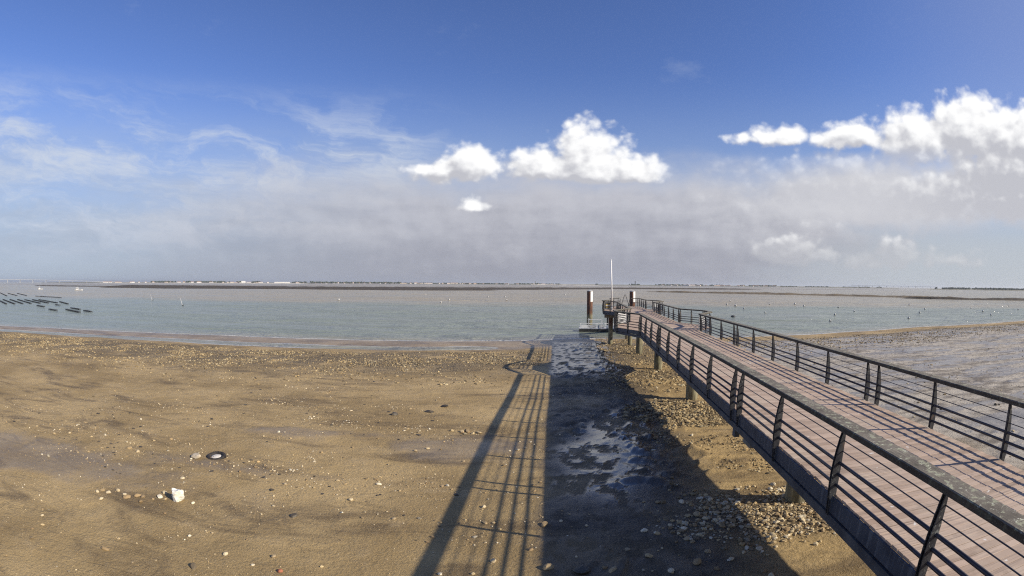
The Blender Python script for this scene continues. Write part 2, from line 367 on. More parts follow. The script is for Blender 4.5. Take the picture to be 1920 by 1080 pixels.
def mat_rail():
    m, nt, b = new_mat('weathered_handrail_wood'); p = pos(nt); x, y, z = sep(nt, p)
    t = x * SA + y * CA; l = x * CA - y * SA
    gr = noise(nt, vec(nt, l * 45.0, t * 2.0, z * 45.0), 1.0, 5.0, 0.6); bl = noise(nt, p, 2.0, 5.0, 0.6)
    li = noise(nt, p, 9.0, 6.0, 0.62); li2 = noise(nt, p, 24.0, 5.0, 0.6)
    c = mixc(nt, bl.step(0.3, 0.7), (0.105, 0.088, 0.066), (0.205, 0.180, 0.140))
    c = mixc(nt, gr.step(0.5, 0.72) * 0.6, c, (0.045, 0.038, 0.030))
    c = mixc(nt, li.step(0.54, 0.62) * 0.85, c, (0.33, 0.335, 0.225))
    c = mixc(nt, li2.step(0.60, 0.66) * li.step(0.42, 0.56), c, (0.56, 0.56, 0.44))
    c = mixc(nt, li.step(0.40, 0.33) * 0.6, c, (0.05, 0.055, 0.028))
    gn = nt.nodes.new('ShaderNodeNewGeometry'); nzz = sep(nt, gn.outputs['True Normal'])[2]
    c = mixc(nt, nzz.step(0.8, 0.3) * 0.75, c, (0.030, 0.026, 0.020))  # shade of sides and underside put into the wood's colour
    setp(nt, b, 'Base Color', c); setp(nt, b, 'Roughness', 0.9); bump(nt, b, gr * 0.6 + li * 0.8, 0.7, 0.012); return m

def mat_fascia():
    m, nt, b = new_mat('painted_edge_steel'); p = pos(nt); x, y, z = sep(nt, p)
    t = x * SA + y * CA
    s1 = noise(nt, vec(nt, t * 9.0, z * 0.8, 0.0), 1.0, 5.0, 0.65); s2 = noise(nt, p, 2.5, 6.0, 0.6)
    c = mixc(nt, s2.step(0.3, 0.7), (0.026, 0.036, 0.056), (0.052, 0.066, 0.090))
    c = mixc(nt, s1.step(0.50, 0.68) * 0.75, c, (0.125, 0.145, 0.170))
    c = mixc(nt, s1.step(0.42, 0.25) * 0.5, c, (0.035, 0.040, 0.050))
    setp(nt, b, 'Base Color', c); setp(nt, b, 'Roughness', 0.55); bump(nt, b, s2, 0.2, 0.01); return m

def mat_pile(name, white_z=None):
    """Steel tube: algae low down, rust above, white paint at the top if white_z is given, left off the shaded side."""
    m, nt, b = new_mat(name); p = pos(nt); x, y, z = sep(nt, p)
    n = noise(nt, vscale(nt, p, 1, 1, 0.5), 3.0, 6.0, 0.62); n2 = noise(nt, vscale(nt, p, 5, 5, 1.0), 1.6, 5.0, 0.6)
    zz = z + (n - 0.5) * 1.0
    c = mixc(nt, n2.step(0.35, 0.65), (0.120, 0.105, 0.060), (0.26, 0.235, 0.145))
    c = mixc(nt, n.step(0.5, 0.7) * 0.6, c, (0.075, 0.085, 0.035))
    c = mixc(nt, zz.step(1.9, 2.7), c, mixc(nt, n2.step(0.4, 0.62), (0.16, 0.062, 0.028), (0.055, 0.030, 0.020)))
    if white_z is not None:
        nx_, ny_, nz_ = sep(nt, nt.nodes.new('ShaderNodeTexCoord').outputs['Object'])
        c = mixc(nt, (z + (n - 0.5) * 0.1).step(white_z - 0.02, white_z + 0.02) * (nx_ + (n2 - 0.5) * 0.05).step(0.02, 0.06), c, mixc(nt, n2.step(0.5, 0.8), (0.72, 0.71, 0.68), (0.42, 0.39, 0.34)))  # white only on the sunlit side; the dark left side is painted shade
    setp(nt, b, 'Base Color', c); setp(nt, b, 'Roughness', 0.75); bump(nt, b, n2, 0.5, 0.02); return m

def mat_stone(name, cols, rough=0.85):
    """Each stone of a joined mesh or each stone object takes its own shade from the palette."""
    m, nt, b = new_mat(name); p = pos(nt)
    oi = nt.nodes.new('ShaderNodeObjectInfo'); r = (attr(nt, 'tint') + E(nt, oi.outputs['Random']) * 0.999).f('FRACT')
    ramp = nt.nodes.new('ShaderNodeValToRGB'); nt.links.new(r.s, ramp.inputs[0]); el = ramp.color_ramp.elements
    for i, c in enumerate(cols):
        e = el[i] if i < 2 else el.new(1.0)
        e.position = i / (len(cols) - 1); e.color = (*c, 1)
    n = noise(nt, p, 24.0, 5.0, 0.65)
    c = mixc(nt, n.step(0.5, 0.75) * 0.45, ramp.outputs[0], (0.17, 0.13, 0.08))
    setp(nt, b, 'Base Color', c); setp(nt, b, 'Roughness', rough); bump(nt, b, n, 0.5, 0.01); return m

def mat_steel():
    m, nt, b = new_mat('dark_painted_steel'); p = pos(nt)
    n = noise(nt, vscale(nt, p, 1, 1, 0.6), 9.0, 6.0, 0.62); n2 = noise(nt, p, 26.0, 5.0, 0.6); n3 = noise(nt, p, 1.7, 4.0, 0.5)
    c = mixc(nt, n.step(0.3, 0.7), (0.013, 0.012, 0.017), (0.055, 0.055, 0.054))
    c = mixc(nt, n2.step(0.56, 0.66) * n3.step(0.40, 0.60), c, (0.22, 0.225, 0.195))
    c = mixc(nt, n.step(0.60, 0.70) * n3.step(0.55, 0.42) * 0.8, c, (0.13, 0.055, 0.022))
    setp(nt, b, 'Base Color', c); setp(nt, b, 'Roughness', 0.65); bump(nt, b, n2, 0.35, 0.006); return m
PITCH_PLANK = 0.145
M = dict(
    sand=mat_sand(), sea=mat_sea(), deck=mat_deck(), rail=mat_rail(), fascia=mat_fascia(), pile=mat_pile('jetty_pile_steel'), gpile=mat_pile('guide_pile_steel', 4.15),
    steel=mat_steel(),
    bar=mat_simple('dark_rail_bar', (0.016, 0.016, 0.026), (0.036, 0.036, 0.050), 6.0, 0.45, 0.0),
    girder=mat_simple('girder_steel', (0.035, 0.040, 0.050), (0.105, 0.108, 0.110), 2.0, 0.7, 0.2),
    concrete=mat_simple('stained_concrete', (0.17, 0.16, 0.14), (0.30, 0.285, 0.25), 2.0, 0.85, 0.4),
    white=mat_simple('white_paint', (0.74, 0.73, 0.70), (0.82, 0.81, 0.79), 3.0, 0.5, 0.1),
    grey=mat_simple('galvanised_grey', (0.36, 0.36, 0.36), (0.50, 0.50, 0.49), 3.0, 0.5, 0.1),
    hull=mat_simple('dark_pontoon_hull', (0.018, 0.018, 0.020), (0.05, 0.048, 0.045), 2.0, 0.65, 0.2),
    stone=mat_stone('pale_stone', [(0.54, 0.42, 0.23), (0.30, 0.205, 0.10), (0.62, 0.52, 0.33), (0.22, 0.145, 0.07), (0.50, 0.38, 0.20), (0.70, 0.63, 0.47), (0.13, 0.10, 0.06), (0.44, 0.31, 0.15)]),
    shingle=mat_stone('tan_shingle', [(0.40, 0.29, 0.14), (0.09, 0.068, 0.04), (0.52, 0.40, 0.21), (0.16, 0.115, 0.06), (0.42, 0.31, 0.15), (0.06, 0.048, 0.03), (0.58, 0.49, 0.30)]),
    dstone=mat_stone('dark_wet_stone', [(0.035, 0.030, 0.022), (0.08, 0.065, 0.045), (0.05, 0.045, 0.03)], 0.6),
    reef=mat_simple('weedy_reef_rock', (0.030, 0.022, 0.012), (0.085, 0.062, 0.032), 0.25, 0.9, 0.5, bd=0.3),
    reef2=mat_simple('brown_reef_rock', (0.105, 0.078, 0.042), (0.20, 0.155, 0.09), 0.25, 0.9, 0.5, bd=0.3),
    flat=mat_simple('far_mudflat_silt', (0.24, 0.205, 0.16), (0.33, 0.29, 0.235), 0.02, 0.6, 0.0),
    land=mat_simple('far_shore_land', (0.12, 0.125, 0.075), (0.26, 0.235, 0.165), 0.02, 0.95, 0.0),
    dune=mat_simple('dune_sand', (0.50, 0.45, 0.36), (0.62, 0.57, 0.47), 0.02, 0.95, 0.0),
    leaf=mat_simple('far_foliage', (0.030, 0.042, 0.022), (0.070, 0.085, 0.045), 0.08, 0.9, 0.0),
    wall=mat_simple('white_render_wall', (0.70, 0.68, 0.63), (0.82, 0.80, 0.76), 0.3, 0.8, 0.0),
    wall2=mat_simple('cream_render_wall', (0.56, 0.50, 0.40), (0.68, 0.62, 0.52), 0.3, 0.8, 0.0),
    roof=mat_simple('clay_tile_roof', (0.34, 0.20, 0.13), (0.46, 0.29, 0.19), 0.3, 0.9, 0.0),
    pane=mat_simple('dark_window', (0.03, 0.035, 0.04), (0.06, 0.065, 0.07), 1.0, 0.3, 0.0),
    bridge=mat_simple('bridge_concrete', (0.36, 0.37, 0.38), (0.44, 0.45, 0.46), 0.1, 0.85, 0.0),
    rubber=mat_simple('tyre_rubber', (0.014, 0.013, 0.012), (0.045, 0.036, 0.030), 12.0, 0.75, 0.4),
    buoyw=mat_simple('buoy_white', (0.40, 0.39, 0.36), (0.62, 0.61, 0.58), 4.0, 0.5, 0.0), buoyd=mat_simple('buoy_fouled', (0.05, 0.05, 0.04), (0.12, 0.11, 0.09), 4.0, 0.8, 0.0),
    buoyo=mat_simple('buoy_dark', (0.03, 0.03, 0.035), (0.06, 0.06, 0.06), 4.0, 0.6, 0.0),
    bag=mat_simple('oyster_bag_mesh', (0.016, 0.018, 0.020), (0.045, 0.045, 0.042), 2.0, 0.85, 0.3),
    yellow=mat_simple('yellow_print', (0.62, 0.45, 0.10), (0.70, 0.52, 0.14), 3.0, 0.6, 0.0),
)

# ------------------------------------------------------------------ ground, sea
TS_L = np.array([-26000, -400, -85, -53, -24, -9, -1, 12, 31, 56, 99, 400, 26000.0]); TS_T = np.array([-60, -60, 38, 50, 57, 61.5, 65, 67, 69, 75.5, 81.5, 120, 120.0])
def shore_d(l, t): return np.interp(l, TS_L, TS_T) + (fbm(l * 0.07, t * 0.02 + 5, 3) - 0.5) * 3.0 - t
def ground_z(X, Y, detail=True):
    l, t = to_jet(X, Y); d = shore_d(l, t)
    z = np.where(d > 0, 0.0285 * d, 0.035 * d)
    z = np.maximum(z, -2.6); z = np.where(d > 90, 0.0285 * 90 + (d - 90) * 0.004, z)
    lw = sstep(-2.0, -12.0, l)
    z = z + lw * (0.055 * np.exp(-((d - 2.2) / 1.6) ** 2) - 0.30 * np.exp(-((d - 7.5) / 2.6) ** 2))       # bar, then a runnel, left of the jetty
    if detail:
        near = np.exp(-np.hypot(X, Y) / 90.0)
        strip = 1.0 - 0.75 * sstep(-9.0, -6.0, l) * sstep(3.0, 0.5, l)
        z = z + (fbm(l * 0.16, t * 0.20, 4) - 0.5) * 0.16 * sstep(0.0, 14.0, d) * strip - 0.09 * sstep(0.0, -3.0, l) * sstep(30.0, 18.0, t)
        z = z + (fbm(l * 0.55 + 40, t * 1.5, 4) - 0.5) * 0.022 * sstep(0.5, 6.0, d) * strip
        ch = sstep(0.1, 1.2, l + 0.85 + (t - 8.0) * 0.053) * sstep(7.5, 3.0, l) * sstep(2.0, 8.0, t)
        clod = np.maximum(fbm(l * 2.0 + 9, t * 2.0, 4) - 0.48, 0) * (fbm(l * 0.35, t * 0.35 + 31, 2) > 0.45)
        z = z + ch * clod * 0.42 + ch * (fbm(l * 3.4, t * 3.1, 4, 0.6) - 0.5) * 0.05
        rm = sstep(10.0, 20.0, l)
        z = z + rm * (fbm(l * 0.35, t * 2.2 + 60, 4) - 0.5) * 0.11 * sstep(0.5, 8.0, d)
    return z
def gz1(X, Y): return float(ground_z(np.array([X]), np.array([Y]))[0])

def polar(rings, angs):
    R, Aa = np.meshgrid(rings, angs, indexing='ij'); X, Y = R * np.sin(Aa), R * np.cos(Aa); n, k = R.shape
    i = np.arange(n - 1)[:, None] * k + np.arange(k)[None, :]; j = np.arange(n - 1)[:, None] * k + (np.arange(k)[None, :] + 1) % k
    F = np.stack([i, i + k, j + k, j], -1).reshape(-1, 4); return X.ravel(), Y.ravel(), F
def add_attr(m, name, v):
    a = m.attributes.new(name, 'FLOAT', 'POINT'); a.data.foreach_set('value', np.asarray(v, np.float32))
front = np.radians(np.arange(-82, 82.01, 0.25)); back = np.radians(np.arange(86, 275, 6.0))
angs = np.concatenate([front, back])
rings = np.concatenate([np.geomspace(1.0, 150, 540), np.geomspace(165, 26000, 22)])
X, Y, F = polar(rings, angs); Z = ground_z(X, Y)
far_m = np.hypot(X, Y) > 160
Z = np.where(far_m & (Y > -40), np.minimum(Z, -1.2), Z)
gm = np_mesh('beach', np.stack([X, Y, Z], -1), F)
l, t = to_jet(X, Y); d = shore_d(l, t)
def ell(cl, ct, rl, rt, a=0.0):
    dl, dt = l - cl, t - ct; u = dl * math.cos(a) + dt * math.sin(a); v = -dl * math.sin(a) + dt * math.cos(a)
    return np.sqrt((u / rl) ** 2 + (v / rt) ** 2)
nz = fbm(l * 0.45 + 3, t * 0.45, 4); nz2 = fbm(l * 1.2, t * 1.2 + 70, 4); nz3 = fbm(l * 2.6 + 31, t * 1.9 + 12, 5, 0.6)
wet = np.zeros_like(l)
for e in (ell(-14.2, 8.6, 6.0, 1.5, 0.28), ell(-10.2, 11.6, 2.6, 0.6, 0.1), ell(-9.7, 16.6, 2.6, 0.5, 0.25), ell(-4.2, 16.6, 3.0, 1.1, 0.1)):
    wet = np.maximum(wet, sstep(1.45, 0.30, e + (nz - 0.5) * 1.8 + (nz2 - 0.5) * 1.4) * 0.46)
shadow_chan = sstep(-0.1, 0.5, l + 0.85 + (t - 8.0) * 0.053 + (nz2 - 0.5) * 0.5) * sstep(4.4, 2.4, l + (nz2 - 0.5) * 1.5)  # left bound follows the edge of the deck's cast shadow
pool = shadow_chan * sstep(1.3, 0.5, ell(1.3, 16.8, 2.0, 6.6, -0.1) + (nz - 0.5) * 1.0) * sstep(0.41, 0.47, nz3 * 0.65 + nz2 * 0.35 + (nz - 0.5) * 0.35)
wet = np.maximum(wet, pool); wet = np.maximum(wet, shadow_chan * sstep(30, 36, t) * sstep(64, 58, t) * sstep(0.38, 0.46, nz3) * 0.95)
wet = np.maximum(wet, shadow_chan * sstep(36, 20, t) * (0.10 + 0.22 * sstep(0.42, 0.56, nz3)))
shorewet = sstep(13.0, 8.0, d + (nz - 0.5) * 5) * sstep(-3, 0, d) * 0.55
wet = np.maximum(wet, shorewet * np.where(l > 14, 0.08, 1.0))
mud = sstep(9.5, 15.0, l + (nz - 0.5) * 6) * sstep(5.0, 9.5, d + (nz - 0.5) * 3)
wet = np.maximum(wet, mud * sstep(0.46, 0.62, fbm(l * 0.22, t * 0.75 + 90, 5, 0.6)) * 0.72)
shaded_silt = shadow_chan * sstep(46, 30, t) * (0.65 + 0.35 * sstep(0.35, 0.6, nz))  # mask that darkens the mud along the deck's shadow
peb = sstep(12.0, 15.5, d + (nz - 0.5) * 6) * sstep(33.0, 22.0, d + (nz - 0.5) * 12) * sstep(-2.0, -5.0, l) * sstep(0.30, 0.52, nz2 * 0.6 + nz * 0.4)
for e in (ell(4.9, 10.5, 1.9, 1.4, 0.3), ell(4.4, 22.6, 2.4, 2.6), ell(5.0, 34.5, 2.2, 2.2), ell(4.6, 50.0, 3.0, 11.0)):
    peb = np.maximum(peb, sstep(1.35, 0.7, e + (nz - 0.5) * 1.0))
peb = np.maximum(peb, sstep(10, 14, l) * sstep(5.0, 8.0, d) * sstep(22.0, 13.0, d + (nz - 0.5) * 8) * 0.9)
add_attr(gm, 'wet', wet * (~far_m)); add_attr(gm, 'mud', mud); add_attr(gm, 'shaded_silt', shaded_silt); add_attr(gm, 'pebble', peb)
tag(link('beach', gm, M['sand']), kind='structure')

srings = np.concatenate([np.geomspace(24, 190, 190), np.geomspace(200, 26000, 60)])
X2, Y2, F2 = polar(srings, angs)
keep = (Y2[F2].max(1) > -60)
sm = np_mesh('sea', np.stack([X2, Y2, np.zeros_like(X2)], -1), F2[keep])
add_attr(sm, 'depth', np.where(np.hypot(X2, Y2) > 160, 2.0, np.clip(-ground_z(X2, Y2, False), -1, 3)))
tag(link('sea', sm, M['sea']), kind='structure')

# ------------------------------------------------------------------ the jetty
JC = 5.4562; HW = 1.845; ZD = H - 2.815; ZB = H - 1.85; ZT = H - 1.77
jx, jy = to_world(JC, 0.0)
jetty = empty('jetty', (jx, jy, 0.0), -A_J)
tag(jetty, 'long straight wooden jetty with dark railings on steel piles over the beach', 'jetty')
T0, T1 = -3.0, 67.6
BAYS = [(31.9, 34.7, 36.6, 39.3), (53.8, 56.5, 58.4, 61.1)]; OUT = 1.32
def half_w(tt):
    for a, b, c_, d_ in BAYS:
        if a < tt < d_: return HW + OUT * min(1.0, (tt - a) / (b - a), (d_ - tt) / (d_ - c_))
    return HW
# planks: the nearest 300 in view one by one
pw = PITCH_PLANK - 0.008
pm = MB(); pm.prism([(-pw / 2, -0.04), (pw / 2, -0.04), (pw / 2, -0.006), (pw / 2 - 0.006, 0.0), (-pw / 2 + 0.006, 0.0), (-pw / 2, -0.006)], 'x', -1.0, 1.0)
plank_mesh = pm.mesh('plank')
n_pl = int((T1 - T0) / PITCH_PLANK); far_pl = MB(); first_t = 3.2; made = 0
for i in range(n_pl):
    tt = (math.floor(T0 / PITCH_PLANK) + i + 0.5) * PITCH_PLANK; hw = half_w(tt) - 0.004 - 0.003 * random.random()
    dz = random.uniform(-0.004, 0.003)
    if tt > first_t and made < 300:
        o = link('plank', plank_mesh, M['deck'], jetty, (random.uniform(-0.006, 0.006), tt, ZD + dz), (0, 0, random.uniform(-0.0008, 0.0008))); o.scale = (hw, 1, 1); made += 1
    else:
        far_pl.box(-hw, hw, tt - pw / 2, tt + pw / 2, ZD - 0.04 + dz, ZD + dz)
tag(far_pl.build('far_planks', M['deck'], jetty), kind='stuff')
# side outline of the deck, walked once per side
def outline(s):
    pts = [(T0, HW)]
    for a, b, c_, d_ in BAYS: pts += [(a, HW), (b, HW + OUT), (c_, HW + OUT), (d_, HW)]
    pts.append((T1, HW)); return [(s * x, tt) for tt, x in pts]
POST_IN = [(0.96, 0.022), (0.90, 0.040), (0.80, 0.066), (0.66, 0.092), (0.50, 0.114), (0.34, 0.126), (0.18, 0.124), (0.04, 0.112), (-0.06, 0.100), (-0.30, 0.082)]
def post_mesh():
    b = MB()
    poly = [(0.0, 0.96), (0.0, 0.01), (0.062, -0.02), (0.062, -0.30)] + [(o, h) for h, o in reversed(POST_IN)]
    for y0 in (-0.034, 0.020): b.prism([(-p, q) for p, q in poly], 'y', y0, y0 + 0.014)          # two plates, outside is -x
    b.box(-0.024, 0.012, -0.018, 0.018, 0.02, 0.955)                                               # inner flat upright
    for h in (0.155, 0.315, 0.475): b.tube((-0.05, -0.045, h), (-0.05, 0.045, h), 0.012, n=6)
    return b.mesh('post')
POST = post_mesh()
def add_post(x, tt, ang): link('post', POST, M['steel'], jetty, (x, tt, ZD), (0, 0, ang))
def add_run(p0, p1, s, posts, ext=(0.0, 0.0), white=False):
    """One railing run from p0 to p1 (x, t): handrail, three bars, two cables and the posts at the given fractions. s = side."""
    a, b = Vector((p0[0], p0[1], 0)), Vector((p1[0], p1[1], 0)); dr = (b - a).normalized(); nrm = Vector((-dr.y, dr.x, 0))
    if nrm.x * s < 0: nrm = -nrm                                   # outward
    ang = math.atan2(-nrm.y, -nrm.x)
    A, B = a - dr * ext[0], b + dr * ext[1]
    hb = MB(); o0 = nrm * 0.0415
    w = 0.269; k = 0.012
    prof = [(-w / 2, ZB), (w / 2, ZB), (w / 2, ZT - k), (w / 2 - k, ZT), (-w / 2 + k, ZT), (-w / 2, ZT - k)]
    vs = []
    nseg = max(1, int((B - A).length / 2.5))
    for i in range(nseg + 1):
        c_ = A.lerp(B, i / nseg) + o0; jit = random.uniform(-0.004, 0.004) if 0 < i < nseg else 0
        vs += [c_ + nrm * (p + jit) + Vector((0, 0, q + jit)) for p, q in prof]
    fs = [(i * 6 + j, i * 6 + (j + 1) % 6, i * 6 + 6 + (j + 1) % 6, i * 6 + 6 + j) for i in range(nseg) for j in range(6)] + [tuple(range(5, -1, -1)), tuple(nseg * 6 + j for j in range(6))]
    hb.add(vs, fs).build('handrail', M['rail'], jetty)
    z = Vector((0, 0, 1))
    for h in (0.155, 0.315, 0.475): MB().tube(A + nrm * 0.03 + z * (ZD + h), B + nrm * 0.03 + z * (ZD + h), 0.025, n=10).build('rail_bar', M['bar'], jetty, True)
    for h in (0.640, 0.790): MB().tube(A + nrm * 0.012 + z * (ZD + h), B + nrm * 0.012 + z * (ZD + h), 0.008, n=6).build('cable', M['bar'], jetty)
    L = (b - a).length
    for q in posts:
        c_ = a + dr * q; add_post(c_.x, c_.y, ang)
SP, GAP, S0 = 2.4504, 0.566, 11.0753
panels = [[S0 - 5 * SP - GAP - SP * 0.5, S0 - 5 * SP - GAP], [S0 - i * SP for i in range(5, -1, -1)], [S0 + GAP + i * SP for i in range(6)],
          [S0 + 2 * GAP + 5 * SP + i * SP for i in range(4)], [39.55 + i * SP for i in range(5)], [39.55 + 4 * SP + GAP + i * 1.83 for i in range(3)], [61.3 + i * 2.06 for i in range(4)]]
for s in (-1, 1):
    for k, ps in enumerate(panels):
        e0 = GAP / 2 - 0.004 if k in (1, 2, 3, 5) else 0.06; e1 = GAP / 2 - 0.004 if k in (0, 1, 2, 4) else 0.06
        add_run((s * HW, ps[0]), (s * HW, ps[-1]), s, [p - ps[0] for p in ps], (e0, e1))
    for a, b, c_, d_ in BAYS:
        q = [(s * HW, a + 0.12), (s * (HW + OUT), b), (s * (HW + OUT), c_), (s * HW, d_ - 0.12)]
        for i in range(3):
            Lr = math.dist(q[i], q[i + 1]); add_run(q[i], q[i + 1], s, [0.10, Lr / 2, Lr - 0.10] if i != 1 else [0.12, Lr - 0.12], (-0.02, -0.02))
    # edge steel: an upper plate and a lower flange following the outline
    ol = outline(s)
    for (xa, ta), (xb, tb) in zip(ol, ol[1:]):
        n = max(1, round((tb - ta) / 14.0))
        for i in range(n):
            p0 = Vector((xa + (xb - xa) * i / n, ta + (tb - ta) * i / n, 0)); p1 = Vector((xa + (xb - xa) * (i + 1) / n, ta + (tb - ta) * (i + 1) / n, 0))
            dr = (p1 - p0).normalized(); nr = Vector((-dr.y, dr.x, 0)); nr = nr if nr.x * s > 0 else -nr; g = dr * 0.006
            eb = MB().beam(p0 + g + nr * 0.022 + Vector((0, 0, ZD - 0.150)), p1 - g + nr * 0.022 + Vector((0, 0, ZD - 0.150)), 0.03, 0.235).build('edge_beam', M['fascia'], jetty)
            MB().beam(p0 + g + nr * 0.010 + Vector((0, 0, ZD - 0.358)), p1 - g + nr * 0.010 + Vector((0, 0, ZD - 0.358)), 0.10, 0.135).build('lower_flange', M['girder'], eb)
    # main girder
    gp = [(-0.12, 0), (0.12, 0), (0.12, 0.03), (0.012, 0.03), (0.012, 0.44), (0.12, 0.44), (0.12, 0.47), (-0.12, 0.47), (-0.12, 0.44), (-0.012, 0.44), (-0.012, 0.03), (-0.12, 0.03)]
    MB().prism([(s * 1.05 + p, ZD - 0.52 + q) for p, q in gp], 'y', T0, T1 - 0.05).build('girder', M['girder'], jetty)
PILES = [(0.0, -1.6), (0.0, 11.35), (0.0, 25.0), (0.0, 36.9), (-0.25, 47.4), (-0.30, 56.4), (0.1, 65.2), (-2.35, 61.0 - 3.4)]
for px_, pt in PILES:
    wx, wy = to_world(JC + px_, pt); zb = gz1(wx, wy) - 0.8; r = 0.30 if pt < 50 else 0.25
    MB().lathe([(r, zb), (r, zb + 1.2), (r, ZD - 0.86), (r * 0.98, ZD - 0.84)], 20, (px_, pt, 0)).build('pile', M['pile'], jetty, True)
    wdt = 1.55 if abs(px_) < 1 else 0.7
    MB().box(px_ - wdt, px_ + wdt, pt - 0.28, pt + 0.28, ZD - 0.84, ZD - 0.53).build('crosshead', M['concrete'], jetty)
    if abs(px_) < 1:
        for s in (-1, 1): MB().box(s * 1.84 - 0.06, s * 1.84 + 0.06, pt - 0.1, pt + 0.1, ZD - 0.60, ZD - 0.43).build('bracket', M['girder'], jetty)
# bay framing: cantilever beams below each bay
for a, b, c_, d_ in BAYS:
    for tt in (b, (b + c_) / 2, c_):
        x = half_w(tt) - 0.05; MB().beam((-x, tt, ZD - 0.22), (x, tt, ZD - 0.22), 0.10, 0.34).build('cross_beam', M['girder'], jetty)
    # white slatted screens on the bay railings
    for s, (qa, qb) in ((1, ((HW + OUT * 0.10, a + 0.45), (HW + OUT * 0.62, a + 1.75))), (-1, ((HW + OUT * 0.92, c_ + 0.25), (HW + OUT * 0.40, c_ + 1.55)))):
        sb = MB()
        for k in range(6):
            z = ZD + 0.12 + k * 0.13; sb.beam((s * qa[0] - s * 0.09, qa[1], z), (s * qb[0] - s * 0.09, qb[1], z), 0.02, 0.07)
        for q in (qa, qb): sb.box(s * q[0] - s * 0.09 - 0.03, s * q[0] - s * 0.09 + 0.03, q[1] - 0.03, q[1] + 0.03, ZD, ZD + 0.86)
        sb.build('infill_screen', M['grey'], jetty)
# end of the jetty: a short rail each side of the opening
for s in (-1, 1): add_run((s * HW, T1 - 0.06), (s * 0.75, T1 - 0.06), s, [0.2, 0.95], (-0.02, 0.0))

# ------------------------------------------------------------------ gangway, pontoon, guide piles, mast, board
def at_jetty(name, x, tt, z=0.0, rz=0.0):
    wx, wy = to_world(JC + x, tt); return empty(name, (wx, wy, z), -A_J + rz)
g = at_jetty('gangway', 0.0, T1 + 0.05, ZD - 0.06); tag(g, 'steep dark metal gangway from the jetty end down to the pontoon', 'gangway')
GP = Vector((0, 7.4, -3.2))
MB().beam((0, 0, -0.1), tuple(GP - Vector((0, 0, 0.1))), 1.15, 0.08).build('walkway', M['grey'], g)
for s in (-1, 1):
    b = MB().beam((s * 0.62, 0, -0.05), (s * 0.62, GP.y, GP.z - 0.05), 0.07, 0.26)
    b.build('side_beam', M['steel'], g)
    b = MB().tube((s * 0.62, 0, 1.0), (s * 0.62, GP.y, GP.z + 1.0), 0.03, n=8).tube((s * 0.62, 0, 0.5), (s * 0.62, GP.y, GP.z + 0.5), 0.02, n=6); b.build('handrail', M['steel'], g)
    for k in range(6):
        q = GP * (k / 5.0); MB().box(s * 0.62 - 0.025, s * 0.62 + 0.025, q.y - 0.025, q.y + 0.025, q.z, q.z + 1.0).build('post', M['steel'], g)
    MB().beam((s * 0.55, 0.0, 0.0), (s * 0.05, 0.0, 1.55), 0.06, 0.06, (0, 1, 0)).build('gantry_leg', M['steel'], g)
MB().box(-0.28, 0.28, -0.03, 0.03, 0.70, 0.76).build('gantry_tie', M['steel'], g)

p = at_jetty('pontoon', -0.6, 75.9); tag(p, 'floating pontoon with dark hull and pale panels at the jetty end', 'pontoon')
PL = 5.3
MB().prism([(-1.5, -0.35), (1.5, -0.35), (1.6, 0.28), (1.6, 0.42), (-1.6, 0.42), (-1.6, 0.28)], 'x', -PL, PL).build('hull', M['hull'], p)
MB().box(-PL - 0.04, PL + 0.04, -1.64, 1.64, 0.425, 0.50).build('deck', M['grey'], p)
for k in range(10):
    x = -PL + 0.3 + k * 1.16
    MB().box(x, x + 0.92, -1.615, -1.575, 0.55, 1.0).build('side_panel', M['grey'] if k % 3 else M['white'], p)
    MB().box(x - 0.14, x - 0.06, -1.62, -1.54, 0.5, 1.18 + (0.75 if k in (1,) else 0.0)).build('post', M['white'], p)
MB().tube((-PL + 0.1, -1.58, 1.20), (PL, -1.58, 1.20), 0.035, n=8).build('handrail', M['white'], p)
MB().tube((-PL + 1.2, -1.58, 1.75), (-PL + 3.2, -1.58, 1.75), 0.03, n=8).build('grab_rail', M['white'], p)
for x in (-PL + 3.2,): MB().box(x - 0.04, x + 0.04, -1.62, -1.54, 0.5, 1.78).build('post', M['white'], p)
for x in (-PL + 4.0, -PL + 4.35): MB().lathe([(0.10, 0.5), (0.10, 2.0), (0.14, 2.02), (0.14, 2.35), (0.05, 2.42)], 10, (x, -1.3, 0)).build('bollard', M['hull'], p, True)

def guide_pile(px_, tt, label):
    wx, wy = to_world(px_, tt); o = empty('mooring_pile', (wx, wy, 0.0)); tag(o, label, 'pile', 'guide piles of the pontoon')
    R = 0.42
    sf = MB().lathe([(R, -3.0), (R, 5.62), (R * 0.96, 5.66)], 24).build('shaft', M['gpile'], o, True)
    MB().lathe([(R + 0.02, 5.67), (R + 0.02, 5.72), (R * 0.5, 5.80), (0.05, 5.83)], 24).build('cap', M['grey'], sf, True)
    MB().lathe([(R + 0.10, 0.62), (R + 0.10, 0.80), (R + 0.02, 0.80), (R + 0.02, 0.62)], 24).build('guide_ring', M['grey'], sf, True)
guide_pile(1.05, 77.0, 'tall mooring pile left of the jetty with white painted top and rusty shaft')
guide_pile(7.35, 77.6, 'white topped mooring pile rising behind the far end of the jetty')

m_ = at_jetty('flagpole', 3.18 - JC, 57.2, ZD); tag(m_, 'slim bare white flagpole standing on the far bay of the jetty', 'flagpole')
MB().lathe([(0.14, 0.0), (0.14, 0.03), (0.075, 0.05), (0.075, 0.5)], 14).build('base', M['grey'], m_, True)
ms = MB().tube((0, 0, 0.5), (-0.11, 0.0, 5.35), 0.085, 0.060, 12).build('mast', M['white'], m_, True)
MB().lathe([(0.02, 0.0), (0.06, 0.03), (0.05, 0.09), (0.01, 0.12)], 10, (-0.11, 0, 5.35)).build('truck', M['white'], ms, True)

